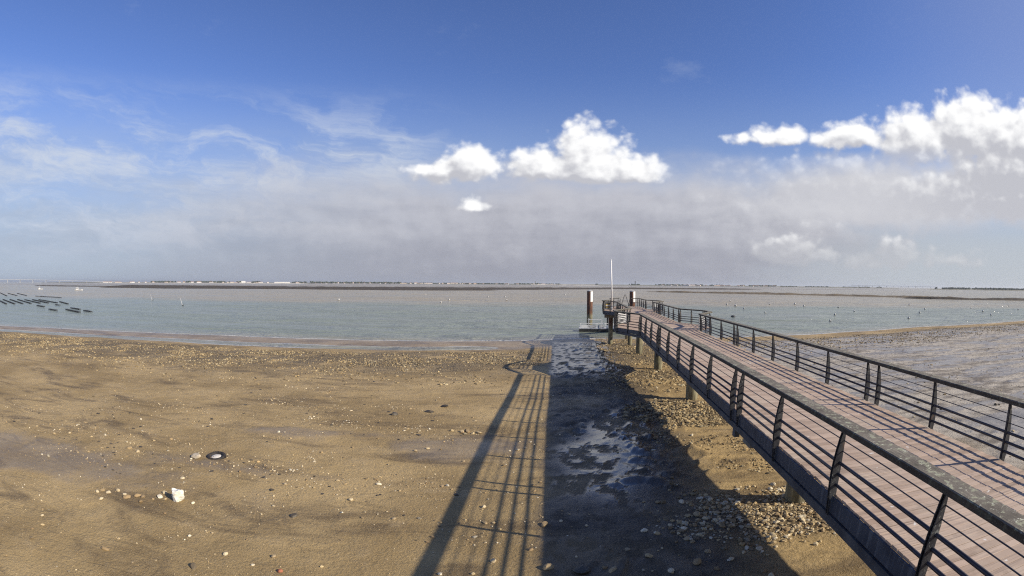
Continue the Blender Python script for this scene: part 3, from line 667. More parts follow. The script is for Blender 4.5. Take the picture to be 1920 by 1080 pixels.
sb_ = at_jetty('information_board', 2.72 - JC, 57.3, ZD, 0.25); tag(sb_, 'small dark board with yellow stripes on the left side of the far bay', 'sign')
for s in (-0.26, 0.26): MB().box(s - 0.025, s + 0.025, -0.025, 0.025, 0, 0.86).build('post', M['grey'], sb_)
pn = MB().box(-0.32, 0.32, -0.045, -0.028, 0.16, 0.86).build('panel', M['steel'], sb_)
for k, mt in enumerate(('yellow', 'white', 'yellow')): MB().box(-0.22, 0.24, -0.052, -0.047, 0.30 + k * 0.15, 0.36 + k * 0.15).build('stripe', M[mt], pn)

# ------------------------------------------------------------------ stones
def ico(sub):
    import bmesh
    b = bmesh.new(); bmesh.ops.create_icosphere(b, subdivisions=sub, radius=1.0); b.verts.ensure_lookup_table()
    V = np.array([v.co[:] for v in b.verts]); Fc = np.array([[v.index for v in f_.verts] for f_ in b.faces]); b.free(); return V, Fc
IV1, IF1 = ico(1); IV2, IF2 = ico(2)
def stone_shape(V, k):
    r = np.random.default_rng(k); out = V.copy()
    for _ in range(9):                                             # chop facets
        n = r.normal(size=3); n /= np.linalg.norm(n); c_ = r.uniform(0.55, 0.92); dd = out @ n; out = out - np.outer(np.maximum(dd - c_, 0), n)
    return out * r.uniform(0.7, 1.15, 3)
SH1 = [stone_shape(IV1, 100 + i) for i in range(12)]; SH2 = [stone_shape(IV2, 200 + i) for i in range(10)]
def scatter(name, pts, sizes, mat, flat=0.62, sink=0.25, kind='stuff', base=None):
    """Many loose stones as one mesh of real stones."""
    n = len(pts); base = base or SH1; Fb = IF1 if base is SH1 else IF2; nv = len(base[0])
    ang = rng.random(n) * 2 * np.pi; c_, s_ = np.cos(ang), np.sin(ang); var = rng.integers(0, len(base), n)
    P = np.stack(base)[var] * sizes[:, None, None]; P[:, :, 2] *= flat
    P[:, :, 0] *= rng.uniform(0.75, 1.3, n)[:, None]
    x, y = P[:, :, 0] * c_[:, None] - P[:, :, 1] * s_[:, None], P[:, :, 0] * s_[:, None] + P[:, :, 1] * c_[:, None]
    z0 = ground_z(pts[:, 0], pts[:, 1]) + sizes * flat * (0.5 - sink)
    V = np.stack([x + pts[:, 0:1], y + pts[:, 1:2], P[:, :, 2] + z0[:, None]], -1).reshape(-1, 3)
    Fa = (Fb[None] + (np.arange(n) * nv)[:, None, None]).reshape(-1, 3)
    m = np_mesh(name, V, Fa, False); add_attr(m, 'tint', np.repeat(rng.random(n), nv)); o = link(name, m, mat); tag(o, kind=kind); return o
def jet_pts(n, l0, l1, t0, t1, acc=None):
    out = []
    tot = 0
    while tot < n:
        l_, t_ = rng.uniform(l0, l1, 4 * n), rng.uniform(t0, t1, 4 * n)
        if acc is not None:
            k = rng.random(4 * n) < acc(l_, t_); l_, t_ = l_[k], t_[k]
        out.append(np.stack([l_, t_], -1)); tot += len(l_)
    q = np.concatenate(out)[:n]; return np.stack([q[:, 0] * CA + q[:, 1] * SA, -q[:, 0] * SA + q[:, 1] * CA], -1)
def patch(l_, t_, f=0.5, lo=0.45, hi=0.6): return sstep(lo, hi, fbm(l_ * f + 11, t_ * f + 50, 4))
def lognorm(n, med, sg, mx): return np.minimum(med * np.exp(rng.normal(0, sg, n)), mx)
# shingle band along the left shore
def acc_band(l_, t_):
    dd = shore_d(l_, t_); return sstep(12.5, 16.0, dd) * sstep(36.0, 20.0, dd) * (0.12 + patch(l_, t_, 0.35, 0.40, 0.58))
q = jet_pts(15000, -75, -3.0, 0, 52, acc_band); tag(scatter('shingle', q, lognorm(len(q), 0.058, 0.40, 0.15), M['shingle']), 'band of tan and dark shingle along the left water edge', 'shingle')
# sparse pale pebbles over the open sand
def acc_open(l_, t_): return (0.12 + patch(l_, t_, 0.5, 0.52, 0.66)) * sstep(30, 18, t_) * np.minimum(1, (7.0 / np.maximum(t_, 3.0)) ** 0.8)
q = jet_pts(8500, -26, -1.0, 2.5, 32, acc_open); tag(scatter('pebbles', q, lognorm(len(q), 0.0105, 0.60, 0.05), M['stone'], 0.7), 'small pale pebbles and shell bits strewn over the open sand', 'pebbles')
# lumps between: streaks of larger stones
def acc_streak(l_, t_): return patch(l_ * 0.8, t_ * 2.2, 0.35, 0.60, 0.70) * sstep(8, 13, t_)
q = jet_pts(1500, -24, -3.4, 8, 31, acc_streak); tag(scatter('stones', q, lognorm(len(q), 0.026, 0.45, 0.075), M['stone']), 'streaks of small yellowish stones across the mid beach', 'stones')
q = jet_pts(420, -24, -2.5, 9, 40, lambda l_, t_: 0.1 + patch(l_ * 0.8, t_ * 2.0, 0.4, 0.54, 0.66)); tag(scatter('seaweed', q, lognorm(len(q), 0.045, 0.5, 0.14), M['dstone'], 0.35), 'dark scraps of seaweed and wet stones strewn on the mid beach', 'seaweed')
# banks below the jetty
def acc_e(cl, ct, rl, rt):
    return lambda l_, t_: sstep(1.25, 0.6, np.sqrt(((l_ - cl) / rl) ** 2 + ((t_ - ct) / rt) ** 2) + (fbm(l_ * 1.1, t_ * 1.1, 3) - 0.5) * 1.1)
q = jet_pts(1900, 1.2, 7.6, 7.8, 13.6, acc_e(4.7, 10.7, 2.4, 1.5)); tag(scatter('cobbles', q, lognorm(len(q), 0.034, 0.5, 0.10), M['stone']), 'bank of pale cobbles round the nearest jetty pile', 'cobbles')
q = jet_pts(2600, 1.8, 7.4, 18.6, 26.0, acc_e(4.4, 22.3, 2.2, 2.6)); tag(scatter('cobbles', q, lognorm(len(q), 0.052, 0.45, 0.14), M['shingle']), 'bank of golden cobbles round the second jetty pile', 'cobbles')
q = jet_pts(900, 2.4, 7.2, 12.0, 19.0, lambda l_, t_: patch(l_, t_, 0.7, 0.5, 0.62)); tag(scatter('stones', q, lognorm(len(q), 0.034, 0.45, 0.09), M['shingle']), 'scattered golden stones on sunlit sand between the first two piles', 'stones')
q = jet_pts(4200, 1.5, 9.0, 27.0, 64.0, lambda l_, t_: 0.25 + patch(l_, t_, 0.4, 0.42, 0.6)); tag(scatter('stones', q, lognorm(len(q), 0.060, 0.45, 0.16), M['shingle']), 'weedy stones on the sand below the far half of the jetty', 'stones')
q = jet_pts(700, -2.2, 4.5, 6.5, 36.0, lambda l_, t_: 0.2 + patch(l_, t_, 0.8, 0.48, 0.6)); tag(scatter('stones', q, lognorm(len(q), 0.028, 0.5, 0.09), M['stone']), 'small stones in the dark wet mud of the jetty shadow', 'stones')
# right of the jetty
def acc_r(l_, t_):
    dd = shore_d(l_, t_); return sstep(4.5, 7.0, dd) * sstep(24.0, 12.0, dd) * (0.2 + patch(l_, t_, 0.3, 0.42, 0.58))
q = jet_pts(6000, 9.5, 90, 42, 78, acc_r); tag(scatter('shingle', q, lognorm(len(q), 0.07, 0.4, 0.17), M['shingle']), 'brown shingle behind the gold sand strip right of the jetty', 'shingle')
q = jet_pts(1400, 9.0, 60, 8, 55, lambda l_, t_: 0.15 + patch(l_, t_, 0.3, 0.5, 0.62)); tag(scatter('stones', q, lognorm(len(q), 0.045, 0.45, 0.13), M['shingle']), 'small dark stones dotted over the grey mud right of the jetty', 'stones')

ROCKM = []
for i, s_ in enumerate(SH2):
    m = np_mesh('stone', s_, IF2, False); m.materials.append(M['stone']); add_attr(m, 'tint', np.zeros(len(s_))); ROCKM.append(m)
IV3, IF3 = ico(3)
_big = stone_shape(IV3, 77); _q = fbm(_big[:, 0] * 2.3 + 5, _big[:, 1] * 2.3 + _big[:, 2] * 3.1, 4, 0.6); _big = _big * (0.62 + 0.75 * _q)[:, None]; _big[:, 0] += 0.25 * _big[:, 2]
BIGROCK = np_mesh('rock', _big, IF3, False)
def rock(name, X, Y, size, label, group=None, mat=None, flat=0.62, sink=0.3, cat='stone', k=None):
    k = random.randrange(len(ROCKM)) if k is None else k; me = ROCKM[k] if k >= 0 else BIGROCK
    if mat is not None: me = me.copy(); me.materials.clear(); me.materials.append(mat)
    o = link(name, me, None, None, (X, Y, gz1(X, Y) + size * flat * (1 - 2 * sink) * 0.75), (random.uniform(-0.2, 0.2), random.uniform(-0.2, 0.2), random.uniform(0, 6.28)))
    o.scale = (size * random.uniform(0.85, 1.25), size * random.uniform(0.75, 1.0), size * flat); tag(o, label, cat, group); return o
STONES = [(-14.92, 16.5), (-17.58, 13.14), (-16.29, 12.31), (-14.17, 10.24), (-13.41, 11.62), (-11.92, 12.76), (-12.27, 14.13), (-11.77, 14.62), (-8.95, 11.38), (-7.72, 12.72), (-7.92, 9.05), (-9.72, 5.86), (-10.06, 6.54), (-4.76, 7.7), (-5.79, 7.09), (-13.59, 14.25), (-14.39, 13.57), (-12.46, 12.9), (-7.67, 10.01), (-7.91, 6.68), (-5.49, 7.9)]
ROW = [(-10.4, 9.05), (-10.35, 9.23), (-10.09, 9.21), (-9.97, 9.51), (-9.62, 9.41), (-9.24, 9.54), (-9.08, 9.58), (-8.74, 9.61), (-8.67, 9.84), (-8.71, 10.14), (-8.45, 9.79), (-8.9, 9.26), (-9.96, 8.76), (-9.42, 9.28)]
MIDS = [(-5.27, 16.34), (-4.72, 16.54), (-3.93, 11.69), (-3.9, 10.82), (-3.34, 10.64), (-2.86, 12.57), (-4.52, 8.2), (-1.25, 8.23), (-2.75, 16.72), (-2.31, 16.67), (-3.11, 16.37), (-1.61, 9.87), (-7.76, 16.75), (-3.52, 12.98), (-8.58, 17.44), (-1.45, 15.41), (-0.31, 8.75), (-1.67, 13.14)]
SHADE = [(1.7, 8.3), (2.57, 8.62), (0.66, 8.38), (2.78, 9.8), (3.02, 9.61), (2.24, 8.99), (1.13, 10.59), (0.73, 10.4), (0.38, 9.21), (1.8, 8.12), (3.53, 11.36), (3.61, 11.34), (4.09, 11.26), (4.56, 9.94), (4.19, 10.37), (6.36, 11.81), (6.91, 11.76), (4.5, 7.42), (2.88, 7.95), (3.68, 7.79), (3.03, 9.58), (4.11, 8.08), (4.13, 8.57), (4.55, 8.63), (3.44, 8.16), (4.4, 13.08)]
rock('rock', -8.12, 9.95, 0.215, 'largest white rock alone at the right end of the pebble row', cat='rock', mat=mat_simple('white_limestone', (0.66, 0.62, 0.50), (0.84, 0.82, 0.74), 5.0, 0.85, 0.8, bd=0.04), flat=1.15, sink=0.12, k=-1)
rock('stone_slab', -9.72, 13.3, 0.27, 'flat pale stone slab beside the half buried tyre', cat='slab', mat=mat_simple('grey_slab_stone', (0.42, 0.34, 0.23), (0.60, 0.52, 0.38), 6.0, 0.85, 0.6), flat=0.34, sink=0.12, k=4)
rock('stone', -4.15, 7.67, 0.07, 'small reddish brick fragment on the sand near the bottom edge', mat=mat_simple('red_brick_bit', (0.30, 0.10, 0.05), (0.40, 0.16, 0.09), 8.0), cat='stone')
rock('rock', 1.29, 8.27, 0.20, 'biggest dark rock lying in the jetty shadow at the bottom edge', mat=M['dstone'], cat='rock', flat=0.5)
rock('stone', -4.93, 10.29, 0.12, 'dark flat stone alone on the open sand before the pebbles', mat=M['dstone'], flat=0.4)
for (x, y), lb in zip(((-4.97, 21.62), (-3.57, 22.39), (-3.07, 23.64)), ('left of three dark weedy stones left of the railing shadow', 'middle of three dark weedy stones left of the railing shadow', 'right of three dark weedy stones left of the railing shadow')):
    rock('weedy_stone', x, y, 0.20, lb, 'dark weedy stones on the beach', M['dstone'], 0.45)
for x, y in STONES: rock('stone', x, y, random.uniform(0.05, 0.095), 'single pale stone on the open sand at the left', 'pale stones on the left sand')
for x, y in ROW: rock('stone', x, y, random.uniform(0.06, 0.12), 'white pebble in the short row left of the big white rock', 'row of pebbles by the white rock')
for x, y in MIDS: rock('stone', x, y, random.uniform(0.05, 0.085), 'single pale stone on the sand left of the railing shadow', 'pale stones on the middle sand')
for x, y in SHADE: rock('stone', x + random.uniform(-.03, .03), y, random.uniform(0.06, 0.115), 'pale stone lying in the broad shadow of the jetty', 'stones in the jetty shadow')
for k in range(9): rock('stone', -1.49 + random.gauss(0, 0.38), 19.0 + random.gauss(0, 0.20), random.uniform(0.07, 0.14), 'golden stone in the small cluster beside the railing shadow', 'golden stones by the shadow', M['shingle'] if k % 3 == 0 else None)
made = 0
accb = acc_e(4.6, 10.6, 2.3, 1.45)
while made < 135:
    l_, t_ = random.uniform(1.6, 7.2), random.uniform(8.2, 13.2)
    if random.random() < float(accb(np.array([l_]), np.array([t_]))[0]):
        x, y = to_world(l_, t_); rock('cobble', x, y, random.uniform(0.045, 0.095), 'pale cobble in the bank round the nearest jetty pile', 'cobbles round the nearest pile', cat='cobble'); made += 1

# half-buried tyre
TX, TY = -9.14, 13.66
ty = empty('tyre', (TX, TY, gz1(TX, TY) - 0.02)); ty.rotation_euler = (0.10, -0.07, 0.4); tag(ty, 'old black car tyre lying half buried with pale sand inside', 'tyre')
prof = [(0.19, -0.12), (0.20, 0.02), (0.22, 0.075), (0.27, 0.10), (0.31, 0.085), (0.335, 0.04), (0.34, -0.12)]
n = 36; tb = MB(); vs = [(r * math.cos(2 * math.pi * i / n), r * math.sin(2 * math.pi * i / n), z) for r, z in prof for i in range(n)]
tb.add(vs, [(k * n + i, k * n + (i + 1) % n, (k + 1) * n + (i + 1) % n, (k + 1) * n + i) for k in range(len(prof) - 1) for i in range(n)]); cs = tb.build('casing', M['rubber'], ty, True)
tr = MB()
for i in range(30):
    a = 2 * math.pi * i / 30; tr.box(0.325, 0.347, -0.022, 0.022, -0.10, 0.055, Matrix.Rotation(a, 4, 'Z'))
tr.build('tread', M['rubber'], cs)
MB().lathe([(0.21, -0.05), (0.205, 0.03), (0.12, 0.055), (0.02, 0.06)], 24).build('sand_fill', mat_simple('bleached_sand', (0.55, 0.50, 0.42), (0.78, 0.74, 0.66), 14.0, 0.9, 0.6), ty, True)

# ------------------------------------------------------------------ on the water: buoys, oyster racks, stakes
BUOYS = [(62.4, 118.5), (66.6, 140.4), (73.3, 168.8), (72.1, 158.7), (91.0, 206.0), (91.6, 170.6), (103.0, 170.8), (97.5, 155.4), (102.9, 141.4), (75.8, 105.6), (92.6, 119.0), (61.4, 87.2), (150.0, 153.9), (127.0, 122.2), (106.9, 105.0), (85.8, 88.1), (136.6, 102.6), (121.0, 87.6), (190.7, 127.7), (161.5, 103.2), (153.1, 121.1), (-65.4, 191.6), (-81.0, 339.4), (-47.7, 289.3), (-24.0, 177.6), (-24.6, 205.9), (-11.6, 255.8), (-3.4, 258.1), (-2.1, 209.8), (31.7, 316.0)]
def make_buoy():
    b = empty('mooring_buoy', (0, 0, 0)); R = 0.30
    fl = MB().lathe([(0.03, -0.3)] + [(R * math.cos(a), 0.14 + R * math.sin(a)) for a in np.linspace(-0.9, 1.35, 9)] + [(0.05, 0.52)], 16).build('float', M['buoyw'], b, True)
    MB().lathe([(R * 0.995, -0.08), (R + 0.012, -0.02), (R + 0.012, 0.10), (R * 0.995, 0.13)], 16).build('waterline_fouling', M['buoyd'], fl, True)
    MB().tube((0, 0, 0.48), (0, 0, 0.66), 0.045, n=8).build('top_eye', M['buoyd'], fl); return b
proto = make_buoy()
for i, (x, y) in enumerate(BUOYS):
    o = proto if i == 0 else copy_tree(proto); o.location = (x, y, 0.0); o.rotation_euler = (random.uniform(-.15, .15), random.uniform(-.15, .15), 0)
    s_ = random.uniform(0.75, 1.1) * (1.25 if y > 150 else 1.0); o.scale = (s_, s_, s_)
    tag(o, 'small white mooring buoy afloat right of the jetty' if x > 40 else 'small pale mooring buoy afloat far out left of the jetty', 'buoy', 'buoys right of the jetty' if x > 40 else 'buoys left of the jetty')
b = empty('dark_buoy', (47.2, 105.1, 0)); MB().lathe([(0.05, -0.25), (0.42, -0.1), (0.50, 0.08), (0.42, 0.25), (0.05, 0.34)], 16).build('float', M['buoyo'], b, True); MB().tube((0, 0, 0.32), (0, 0, 0.46), 0.05, n=8).build('top_eye', M['buoyd'], b)
tag(b, 'low dark buoy just right of the near jetty bay', 'buoy')
RACKS = [((-175.8, 109.5), (-149.8, 96.1)), ((-188.3, 119.0), (-147.3, 98.3)), ((-185.7, 121.3), (-146.7, 101.6)), ((-182.8, 123.7), (-146.1, 105.0)), ((-178.4, 124.8), (-144.4, 108.1)), ((-175.6, 127.1), (-143.3, 111.3)), ((-173.2, 129.1), (-141.7, 114.3)), ((-302.3, 188.3), (-232.4, 149.6)), ((-283.3, 183.3), (-233.9, 157.9)), ((-277.9, 187.8), (-229.3, 161.7)), ((-216.4, 158.9), (-185.6, 152.5)), ((-110.8, 86.3), (-104.4, 84.0)), ((-105.7, 88.6), (-93.2, 82.7)), ((-111.2, 95.1), (-102.5, 91.0)), ((-97.6, 88.2), (-92.4, 86.1)), ((-130.8, 96.7), (-123.2, 93.9)), ((-130.2, 104.4), (-126.7, 103.3)), ((-148.7, 121.3), (-131.4, 111.1))]
for i, (a, b) in enumerate(RACKS):
    a, b = Vector((*a, 0)), Vector((*b, 0)); L = (b - a).length; o = empty('oyster_rack', tuple(a), math.atan2(b.y - a.y, b.x - a.x))
    lab = {10: 'long thin oyster rack behind the front rows at left', 11: 'short oyster rack leftmost of the stray group near shore', 12: 'nearest and boldest oyster rack in the stray group', 13: 'oyster rack just behind the boldest stray rack', 14: 'short oyster rack at the right tip of the stray group', 15: 'small oyster rack between the front row and the stray group', 16: 'tiny oyster rack right of the front row', 17: 'rightmost oyster rack of the front row'}.get(i)
    tag(o, lab or ('long dark oyster rack in the front row at the left edge' if i < 7 else 'long dark oyster rack in the far row at the left edge'), 'oyster rack', 'oyster racks standing in the shallows')
    nb = max(2, min(26, int(L / 1.25))); st = L / nb
    for s in (-0.22, 0.22): MB().beam((0, s, 0.10), (L, s, 0.10), 0.05, 0.05).build('rail', M['hull'], o)
    lg = MB()
    for k in range(nb + 1):
        for s in (-0.22, 0.22): lg.box(k * st - 0.03, k * st + 0.03, s - 0.03, s + 0.03, -1.0, 0.09)
    tag(lg.build('rack_legs', M['hull'], o), kind='stuff')
    bg = MB()
    for k in range(nb):
        c_ = (k + 0.5) * st; w_ = st * 0.46; h = random.uniform(0.10, 0.17)
        bg.prism([(-0.32, 0.13), (0.32, 0.13), (0.35, 0.13 + h * 0.5), (0.26, 0.13 + h), (-0.26, 0.13 + h), (-0.35, 0.13 + h * 0.5)], 'x', c_ - w_, c_ + w_)
    tag(bg.build('oyster_bags', M['bag'], o), kind='stuff')
for x, y, lean, lab in ((-92.9, 126.1, -0.28, 'taller pale leaning stake standing in the water at left'), (-129.9, 155.8, -0.42, 'shorter pale leaning stake further left in the water')):
    o = empty('channel_stake', (x, y, 0)); tag(o, lab, 'stake')
    MB().tube((0.35, 0, -1.0), (lean * 3.4 - 0.1, 0.2, 2.2), 0.13, 0.09, 10).build('pole', M['grey'], o, True); MB().lathe([(0.20, -0.1), (0.22, 0.15), (0.16, 0.3)], 10, (0.2, 0, 0)).build('weed_collar', M['bag'], o, True)
def workboat(x, y, rz, L, lab):
    o = empty('work_boat', (x, y, 0), rz); tag(o, lab, 'boat')
    hb = MB(); st = [(-L / 2, 0.9, 0.55), (-L * 0.1, 1.0, 0.6), (L * 0.3, 0.75, 0.75), (L / 2, 0.06, 1.0)]
    vs = []
    for x_, w_, z_ in st: vs += [(x_, -w_, z_), (x_, -w_ * 0.7, -0.3), (x_, w_ * 0.7, -0.3), (x_, w_, z_)]
    fs = [(k * 4 + j, k * 4 + j + 1, k * 4 + 5 + j, k * 4 + 4 + j) for k in range(3) for j in range(3)] + [(3, 2, 1, 0)] + [(k * 4, k * 4 + 4, k * 4 + 7, k * 4 + 3) for k in range(3)]
    hb.add(vs, fs).build('hull', M['grey'], o)
    MB().box(-L * 0.35, -L * 0.05, -0.6, 0.6, 0.6, 2.1).build('cabin', M['white'], o); MB().box(-L * 0.36, -L * 0.04, -0.605, -0.60, 1.35, 1.85).build('window', M['pane'], o)
    MB().tube((-L * 0.2, 0, 2.1), (-L * 0.2, 0, 3.6), 0.05, n=6).build('mast', M['grey'], o)
workboat(-330.0, 292.0, 0.5, 8.0, 'larger pale work boat beyond the oyster racks'); workboat(-400.0, 300.0, 1.1, 5.5, 'small pale boat left of the larger work boat')

# ------------------------------------------------------------------ reefs and flats far out
def ribbon(name, pts, mat, hgt, seed, kind='structure', nu=220, nv=10, rough=0.5):
    """A low uneven mound: pts = (X, Y, half width) along its spine."""
    P = np.array(pts, float); s_ = np.concatenate([[0], np.cumsum(np.hypot(*np.diff(P[:, :2], axis=0).T))]); u = np.linspace(0, s_[-1], nu)
    cx_, cy_, hw_ = (np.interp(u, s_, P[:, i]) for i in range(3)); tx, ty_ = np.gradient(cx_), np.gradient(cy_); ln = np.hypot(tx, ty_); nx, ny = -ty_ / ln, tx / ln
    v = np.linspace(-1, 1, nv); ends = np.minimum(1, np.minimum(u, u[-1] - u) / (0.06 * u[-1]))
    wob = 0.55 + 0.9 * fbm(u[:, None] * 0.03 + seed, np.sign(v)[None, :] * 3.0 + seed, 3)
    Xr = cx_[:, None] + nx[:, None] * v * hw_[:, None] * wob * ends[:, None]; Yr = cy_[:, None] + ny[:, None] * v * hw_[:, None] * wob * ends[:, None]
    Zr = hgt * (1 - v[None, :] ** 2) * (1 - rough + 2 * rough * fbm(Xr * 0.12 + seed, Yr * 0.12, 4)) * ends[:, None] - 0.06
    i = np.arange(nu - 1)[:, None] * nv + np.arange(nv - 1)[None, :]; Fq = np.stack([i, i + nv, i + nv + 1, i + 1], -1).reshape(-1, 4)
    o = link(name, np_mesh(name, np.stack([Xr, Yr, Zr], -1).reshape(-1, 3), Fq, False), mat); tag(o, kind=kind); return o
ribbon('reef', [(-640, 640, 20), (-450, 610, 90), (-270, 590, 70), (-190, 590, 80), (-60, 620, 110), (40, 680, 60), (160, 760, 40), (420, 800, 26)], M['reef'], 1.5, 3.1)
ribbon('reef', [(-480, 460, 10), (-340, 455, 26), (-240, 480, 14), (-170, 500, 8)], M['reef'], 0.9, 8.7)
ribbon('reef', [(-280, 510, 12), (-170, 485, 34), (-70, 480, 24), (-10, 500, 10)], M['reef'], 0.9, 12.7)
ribbon('reef', [(-760, 560, 10), (-620, 540, 40), (-500, 540, 14)], M['reef'], 1.0, 15.2)
ribbon('reef', [(120, 470, 4), (175, 400, 9), (230, 330, 12), (262, 262, 8), (300, 235, 5), (360, 235, 8), (330, 215, 10), (310, 175, 14)][:5], M['reef2'], 1.1, 21.0, rough=0.75)
ribbon('reef', [(235, 250, 3), (265, 213, 6), (300, 190, 9), (330, 175, 9), (380, 170, 9)], M['reef'], 1.2, 24.0, rough=0.6)
ribbon('mudflat', [(-1500, 700, 40), (-900, 900, 90), (-300, 1000, 110), (300, 1050, 110), (900, 900, 80)], M['flat'], 0.25, 30.0)
ribbon('mudflat', [(-2400, 1100, 60), (-1500, 1400, 120), (-500, 1650, 160), (400, 1700, 150), (1300, 1500, 120), (1900, 1200, 60)], M['flat'], 0.35, 34.0)

# ------------------------------------------------------------------ the far shore with its town
def pol(azd, R): a = math.radians(azd); return (R * math.sin(a), R * math.cos(a))
def shore_strip(name, az0, az1, R, depth, hgt, mat, seed, n=160):
    az_ = np.radians(np.linspace(az0, az1, n)); v = np.array([0, 0.12, 0.4, 1.0]); hz = np.array([-0.5, 0.55, 0.85, 1.0])
    e = np.minimum(1, np.minimum(np.arange(n), np.arange(n)[::-1]) / (0.06 * n)); nn = fbm(np.arange(n) * 0.13 + seed, np.full(n, seed), 4)
    rr = R * (1 + (nn - 0.5) * 0.05)
    Rr = rr[:, None] + depth * v[None, :]; Zr = np.maximum(hgt * hz[None, :] * (0.55 + 0.9 * nn[:, None]) * e[:, None], -0.5)
    i = np.arange(n - 1)[:, None] * 4 + np.arange(3)[None, :]; Fq = np.stack([i, i + 4, i + 5, i + 1], -1).reshape(-1, 4)
    o = link(name, np_mesh(name, np.stack([Rr * np.sin(az_)[:, None], Rr * np.cos(az_)[:, None], Zr], -1).reshape(-1, 3), Fq), mat); tag(o, kind='structure')
shore_strip('far_shore', -53, 43, 2450, 900, 3.6, M['land'], 4.2, 260)
shore_strip('far_shore', 46.6, 78, 1750, 700, 2.2, M['land'], 9.2)
shore_strip('dune_beach', -47, -22, 2330, 80, 2.2, M['dune'], 2.0); shore_strip('dune_beach', 2.2, 9.5, 2330, 90, 2.4, M['dune'], 6.0, 60)
shore_strip('dune_beach', -22, -14, 2330, 70, 1.4, M['flat'], 6.5, 60)
def canopy(name, az0, az1, R, depth, n, h, label, seed):
    """A far wood as one mass of many leafy crowns."""
    r = np.random.default_rng(seed); az_ = np.radians(r.uniform(az0, az1, n)); RR = R + r.uniform(0, depth, n)
    keepm = fbm(np.degrees(az_) * 0.9 + seed, np.full(n, seed * 1.7), 3) > 0.36
    az_, RR = az_[keepm], RR[keepm]; n = len(az_); sz = h * r.uniform(0.35, 0.62, n)
    var = r.integers(0, len(SH1), n); P = np.stack(SH1)[var] * (1 + r.normal(0, 0.16, (n, len(IV1), 1))) * sz[:, None, None]; P[:, :, 0] *= 1.4; P[:, :, 1] *= 1.4
    zc = 2.0 + sz * r.uniform(0.7, 1.1, n)
    V = P + np.stack([RR * np.sin(az_), RR * np.cos(az_), zc], -1)[:, None, :]
    m = np_mesh(name, V.reshape(-1, 3), (IF1[None] + (np.arange(n) * len(IV1))[:, None, None]).reshape(-1, 3), False)
    tag(link(name, m, M['leaf']), label, 'trees', kind='stuff')
canopy('woodland', -40, -12, 2440, 420, 900, 8.0, 'dark tree line behind the far town on the left', 5)
canopy('woodland', -12, 6, 2440, 420, 420, 6.0, 'low trees among the far houses at the centre', 8)
canopy('woodland', 9, 29, 2600, 300, 420, 7.5, 'dark trees along the far shore behind the flagpole', 6)
canopy('woodland', 28, 41, 2600, 300, 420, 4.6, 'thin low tree line on the far shore right of the jetty', 7)
canopy('woodland', 47.3, 77, 1850, 400, 1700, 6.4, 'long dark wooded shore at the right edge of the horizon', 9)
def house(azd, R, L, Wd, h, roof, wallm, label, group, name='house', rz=None):
    x, y = pol(azd, R); o = empty(name, (x, y, 1.6), -math.radians(azd) + (random.uniform(-0.5, 0.5) if rz is None else rz)); tag(o, label, 'house' if name == 'house' else 'building', group)
    wl = MB().box(-L / 2, L / 2, -Wd / 2, Wd / 2, 0, h).build('wall', M[wallm], o)
    MB().prism([(-Wd / 2 - 0.4, h), (Wd / 2 + 0.4, h), (0, h + roof)], 'x', -L / 2 - 0.3, L / 2 + 0.3).build('roof', M['roof'] if roof > 1 else M[wallm], o)
    for k in range(max(2, int(L / 4))):
        x0 = -L / 2 + (k + 0.5) * L / max(2, int(L / 4)); MB().box(x0 - 0.6, x0 + 0.6, -Wd / 2 - 0.03, -Wd / 2 - 0.005, 1.0, 2.5).build('window', M['pane'], wl)
house(-25.1, 2480, 76, 14, 5.2, 0.6, 'wall', 'long white building brightest on the far left shore', None, 'long_building', 0.0)
house(-29.6, 2500, 34, 12, 8.5, 0.6, 'wall', 'white block above the trees left of the long white building', None, 'block_building', 0.0)
spots = list(np.linspace(-45.5, -14.5, 44)) + list(np.linspace(-13.5, -4.0, 20)) + list(np.linspace(-3.0, 4.5, 7)) + list(np.linspace(16.5, 28.5, 16))
for a_ in spots:
    a_ += random.uniform(-0.25, 0.25); lf = a_ < -13.8
    if -26.5 < a_ < -23.8: continue
    reg = ('low house on the sandy far left shore', 'houses on the far left shore') if lf else (('small white house in the far town at the centre', 'houses of the far town') if a_ < 10 else ('small house on the far shore behind the right railing', 'houses behind the right railing'))
    house(a_, random.uniform(2420, 2620), random.choice([7, 9, 12, 18, 30]) * random.uniform(0.8, 1.2), random.uniform(7, 10), random.uniform(2.2, 4.4) if a_ < 10 else random.uniform(2.5, 3.8), random.uniform(1.4, 2.4), random.choice(['wall', 'wall', 'wall2']), *reg)
x, y = pol(2.54, 2480); o = empty('lighthouse', (x, y, 1.5)); tag(o, 'small white lighthouse on the far shore left of the mooring pile', 'lighthouse')
MB().lathe([(2.6, 0), (1.9, 12.5), (2.4, 12.6), (2.4, 13.4)], 16).build('tower', M['wall'], o, True); MB().lathe([(1.4, 13.4), (1.4, 15.2), (0.1, 16.6)], 12).build('lantern', M['pane'], o, True); MB().box(-8, -2.6, -3, 3, 0, 4.0).build('keeper_house', M['wall2'], o)
x, y = pol(13.36, 2700); o = empty('water_tower', (x, y, 2.0)); tag(o, 'dark slender tower on the far shore above the jetty end', 'tower')
MB().lathe([(2.8, 0), (2.2, 14.0), (3.4, 16.0), (3.4, 19.5), (0.4, 20.5)], 16).build('shaft', M['girder'], o, True); MB().tube((0, 0, 20), (0, 0, 28), 0.5, 0.2, 8).build('aerial', M['girder'], o)
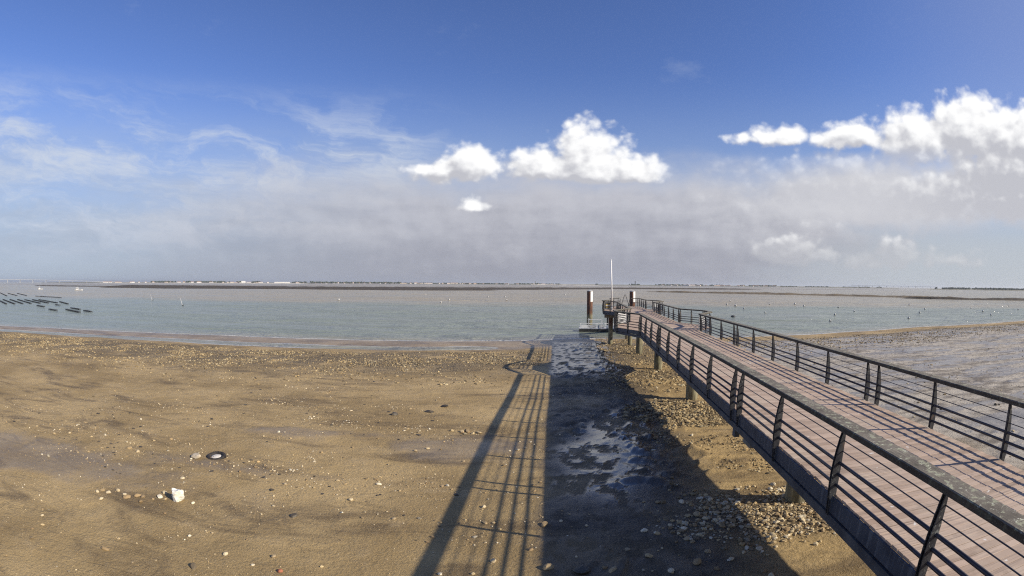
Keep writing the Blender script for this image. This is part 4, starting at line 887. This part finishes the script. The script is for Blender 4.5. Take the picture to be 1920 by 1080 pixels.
def bridge(az0, az1, R0, R1, zdeck, span, label, drop=0.0, dk=1.6):
    p0, p1 = Vector((*pol(az0, R0), 0)), Vector((*pol(az1, R1), 0)); L = (p1 - p0).length; o = empty('bridge', tuple(p0), math.atan2(p1.y - p0.y, p1.x - p0.x)); tag(o, label, 'bridge')
    n = int(L / span)
    def zz(q): return zdeck - drop * max(0.0, (q - 0.55) / 0.45) ** 1.5
    for k in range(n):
        a_, b_ = k / n, (k + 1) / n; MB().beam((a_ * L, 0, zz(a_)), (b_ * L - 0.3, 0, zz(b_)), 11.0, dk).build('deck_span', M['bridge'], o)
        if k: MB().box(a_ * L - 1.3, a_ * L + 1.3, -4, 4, -3, zz(a_) - dk / 2).build('pier', M['bridge'], o)
bridge(-72, -44.2, 3300, 2750, 17.0, 79.0, 'long low concrete road bridge on piers at the left horizon', 12.0)
bridge(37.5, 47.6, 4200, 4000, 13.5, 60.0, 'faint pale bridge on the horizon right of centre', 3.0, 1.8)

# ------------------------------------------------------------------ alike things told apart by their place, counted from the left
ORD = 'leftmost second third fourth fifth sixth seventh eighth ninth tenth eleventh twelfth thirteenth fourteenth fifteenth sixteenth seventeenth eighteenth nineteenth twentieth'.split()
TENS = {20: 'twenty', 30: 'thirty', 40: 'forty'}
def ordinal(i):
    if i < 20: return ORD[i]
    n = i + 1; return {30: 'thirtieth', 40: 'fortieth'}.get(n) or TENS[n // 10 * 10] + '-' + ('first' if n % 10 == 1 else ORD[n % 10 - 1])
by = {}
for o in COL.objects:
    if o.parent is None and 'label' in o and 'group' in o: by.setdefault(o['label'], []).append(o)
for lab, os_ in by.items():
    if 1 < len(os_) <= 45:
        os_.sort(key=lambda o: math.atan2(o.location.x, o.location.y))
        for i, o in enumerate(os_): o['label'] = lab + ', ' + ('leftmost' if i == 0 else ('rightmost' if i == len(os_) - 1 else ordinal(i) + ' from the left'))

# ------------------------------------------------------------------ thin sea haze
hz = MB().box(-27500, 27500, -27500, 27500, -4.0, 42.0).mesh('haze'); hm = bpy.data.materials.new('thin_haze'); hm.use_nodes = True; hn = hm.node_tree; hn.nodes.clear()
hv = hn.nodes.new('ShaderNodeVolumePrincipled'); hv.inputs['Color'].default_value = (0.80, 0.86, 0.93, 1); hv.inputs['Density'].default_value = 0.00009; hv.inputs['Anisotropy'].default_value = 0.2
ho = hn.nodes.new('ShaderNodeOutputMaterial'); hn.links.new(hv.outputs[0], ho.inputs['Volume'])
tag(link('haze', hz, hm), kind='stuff')
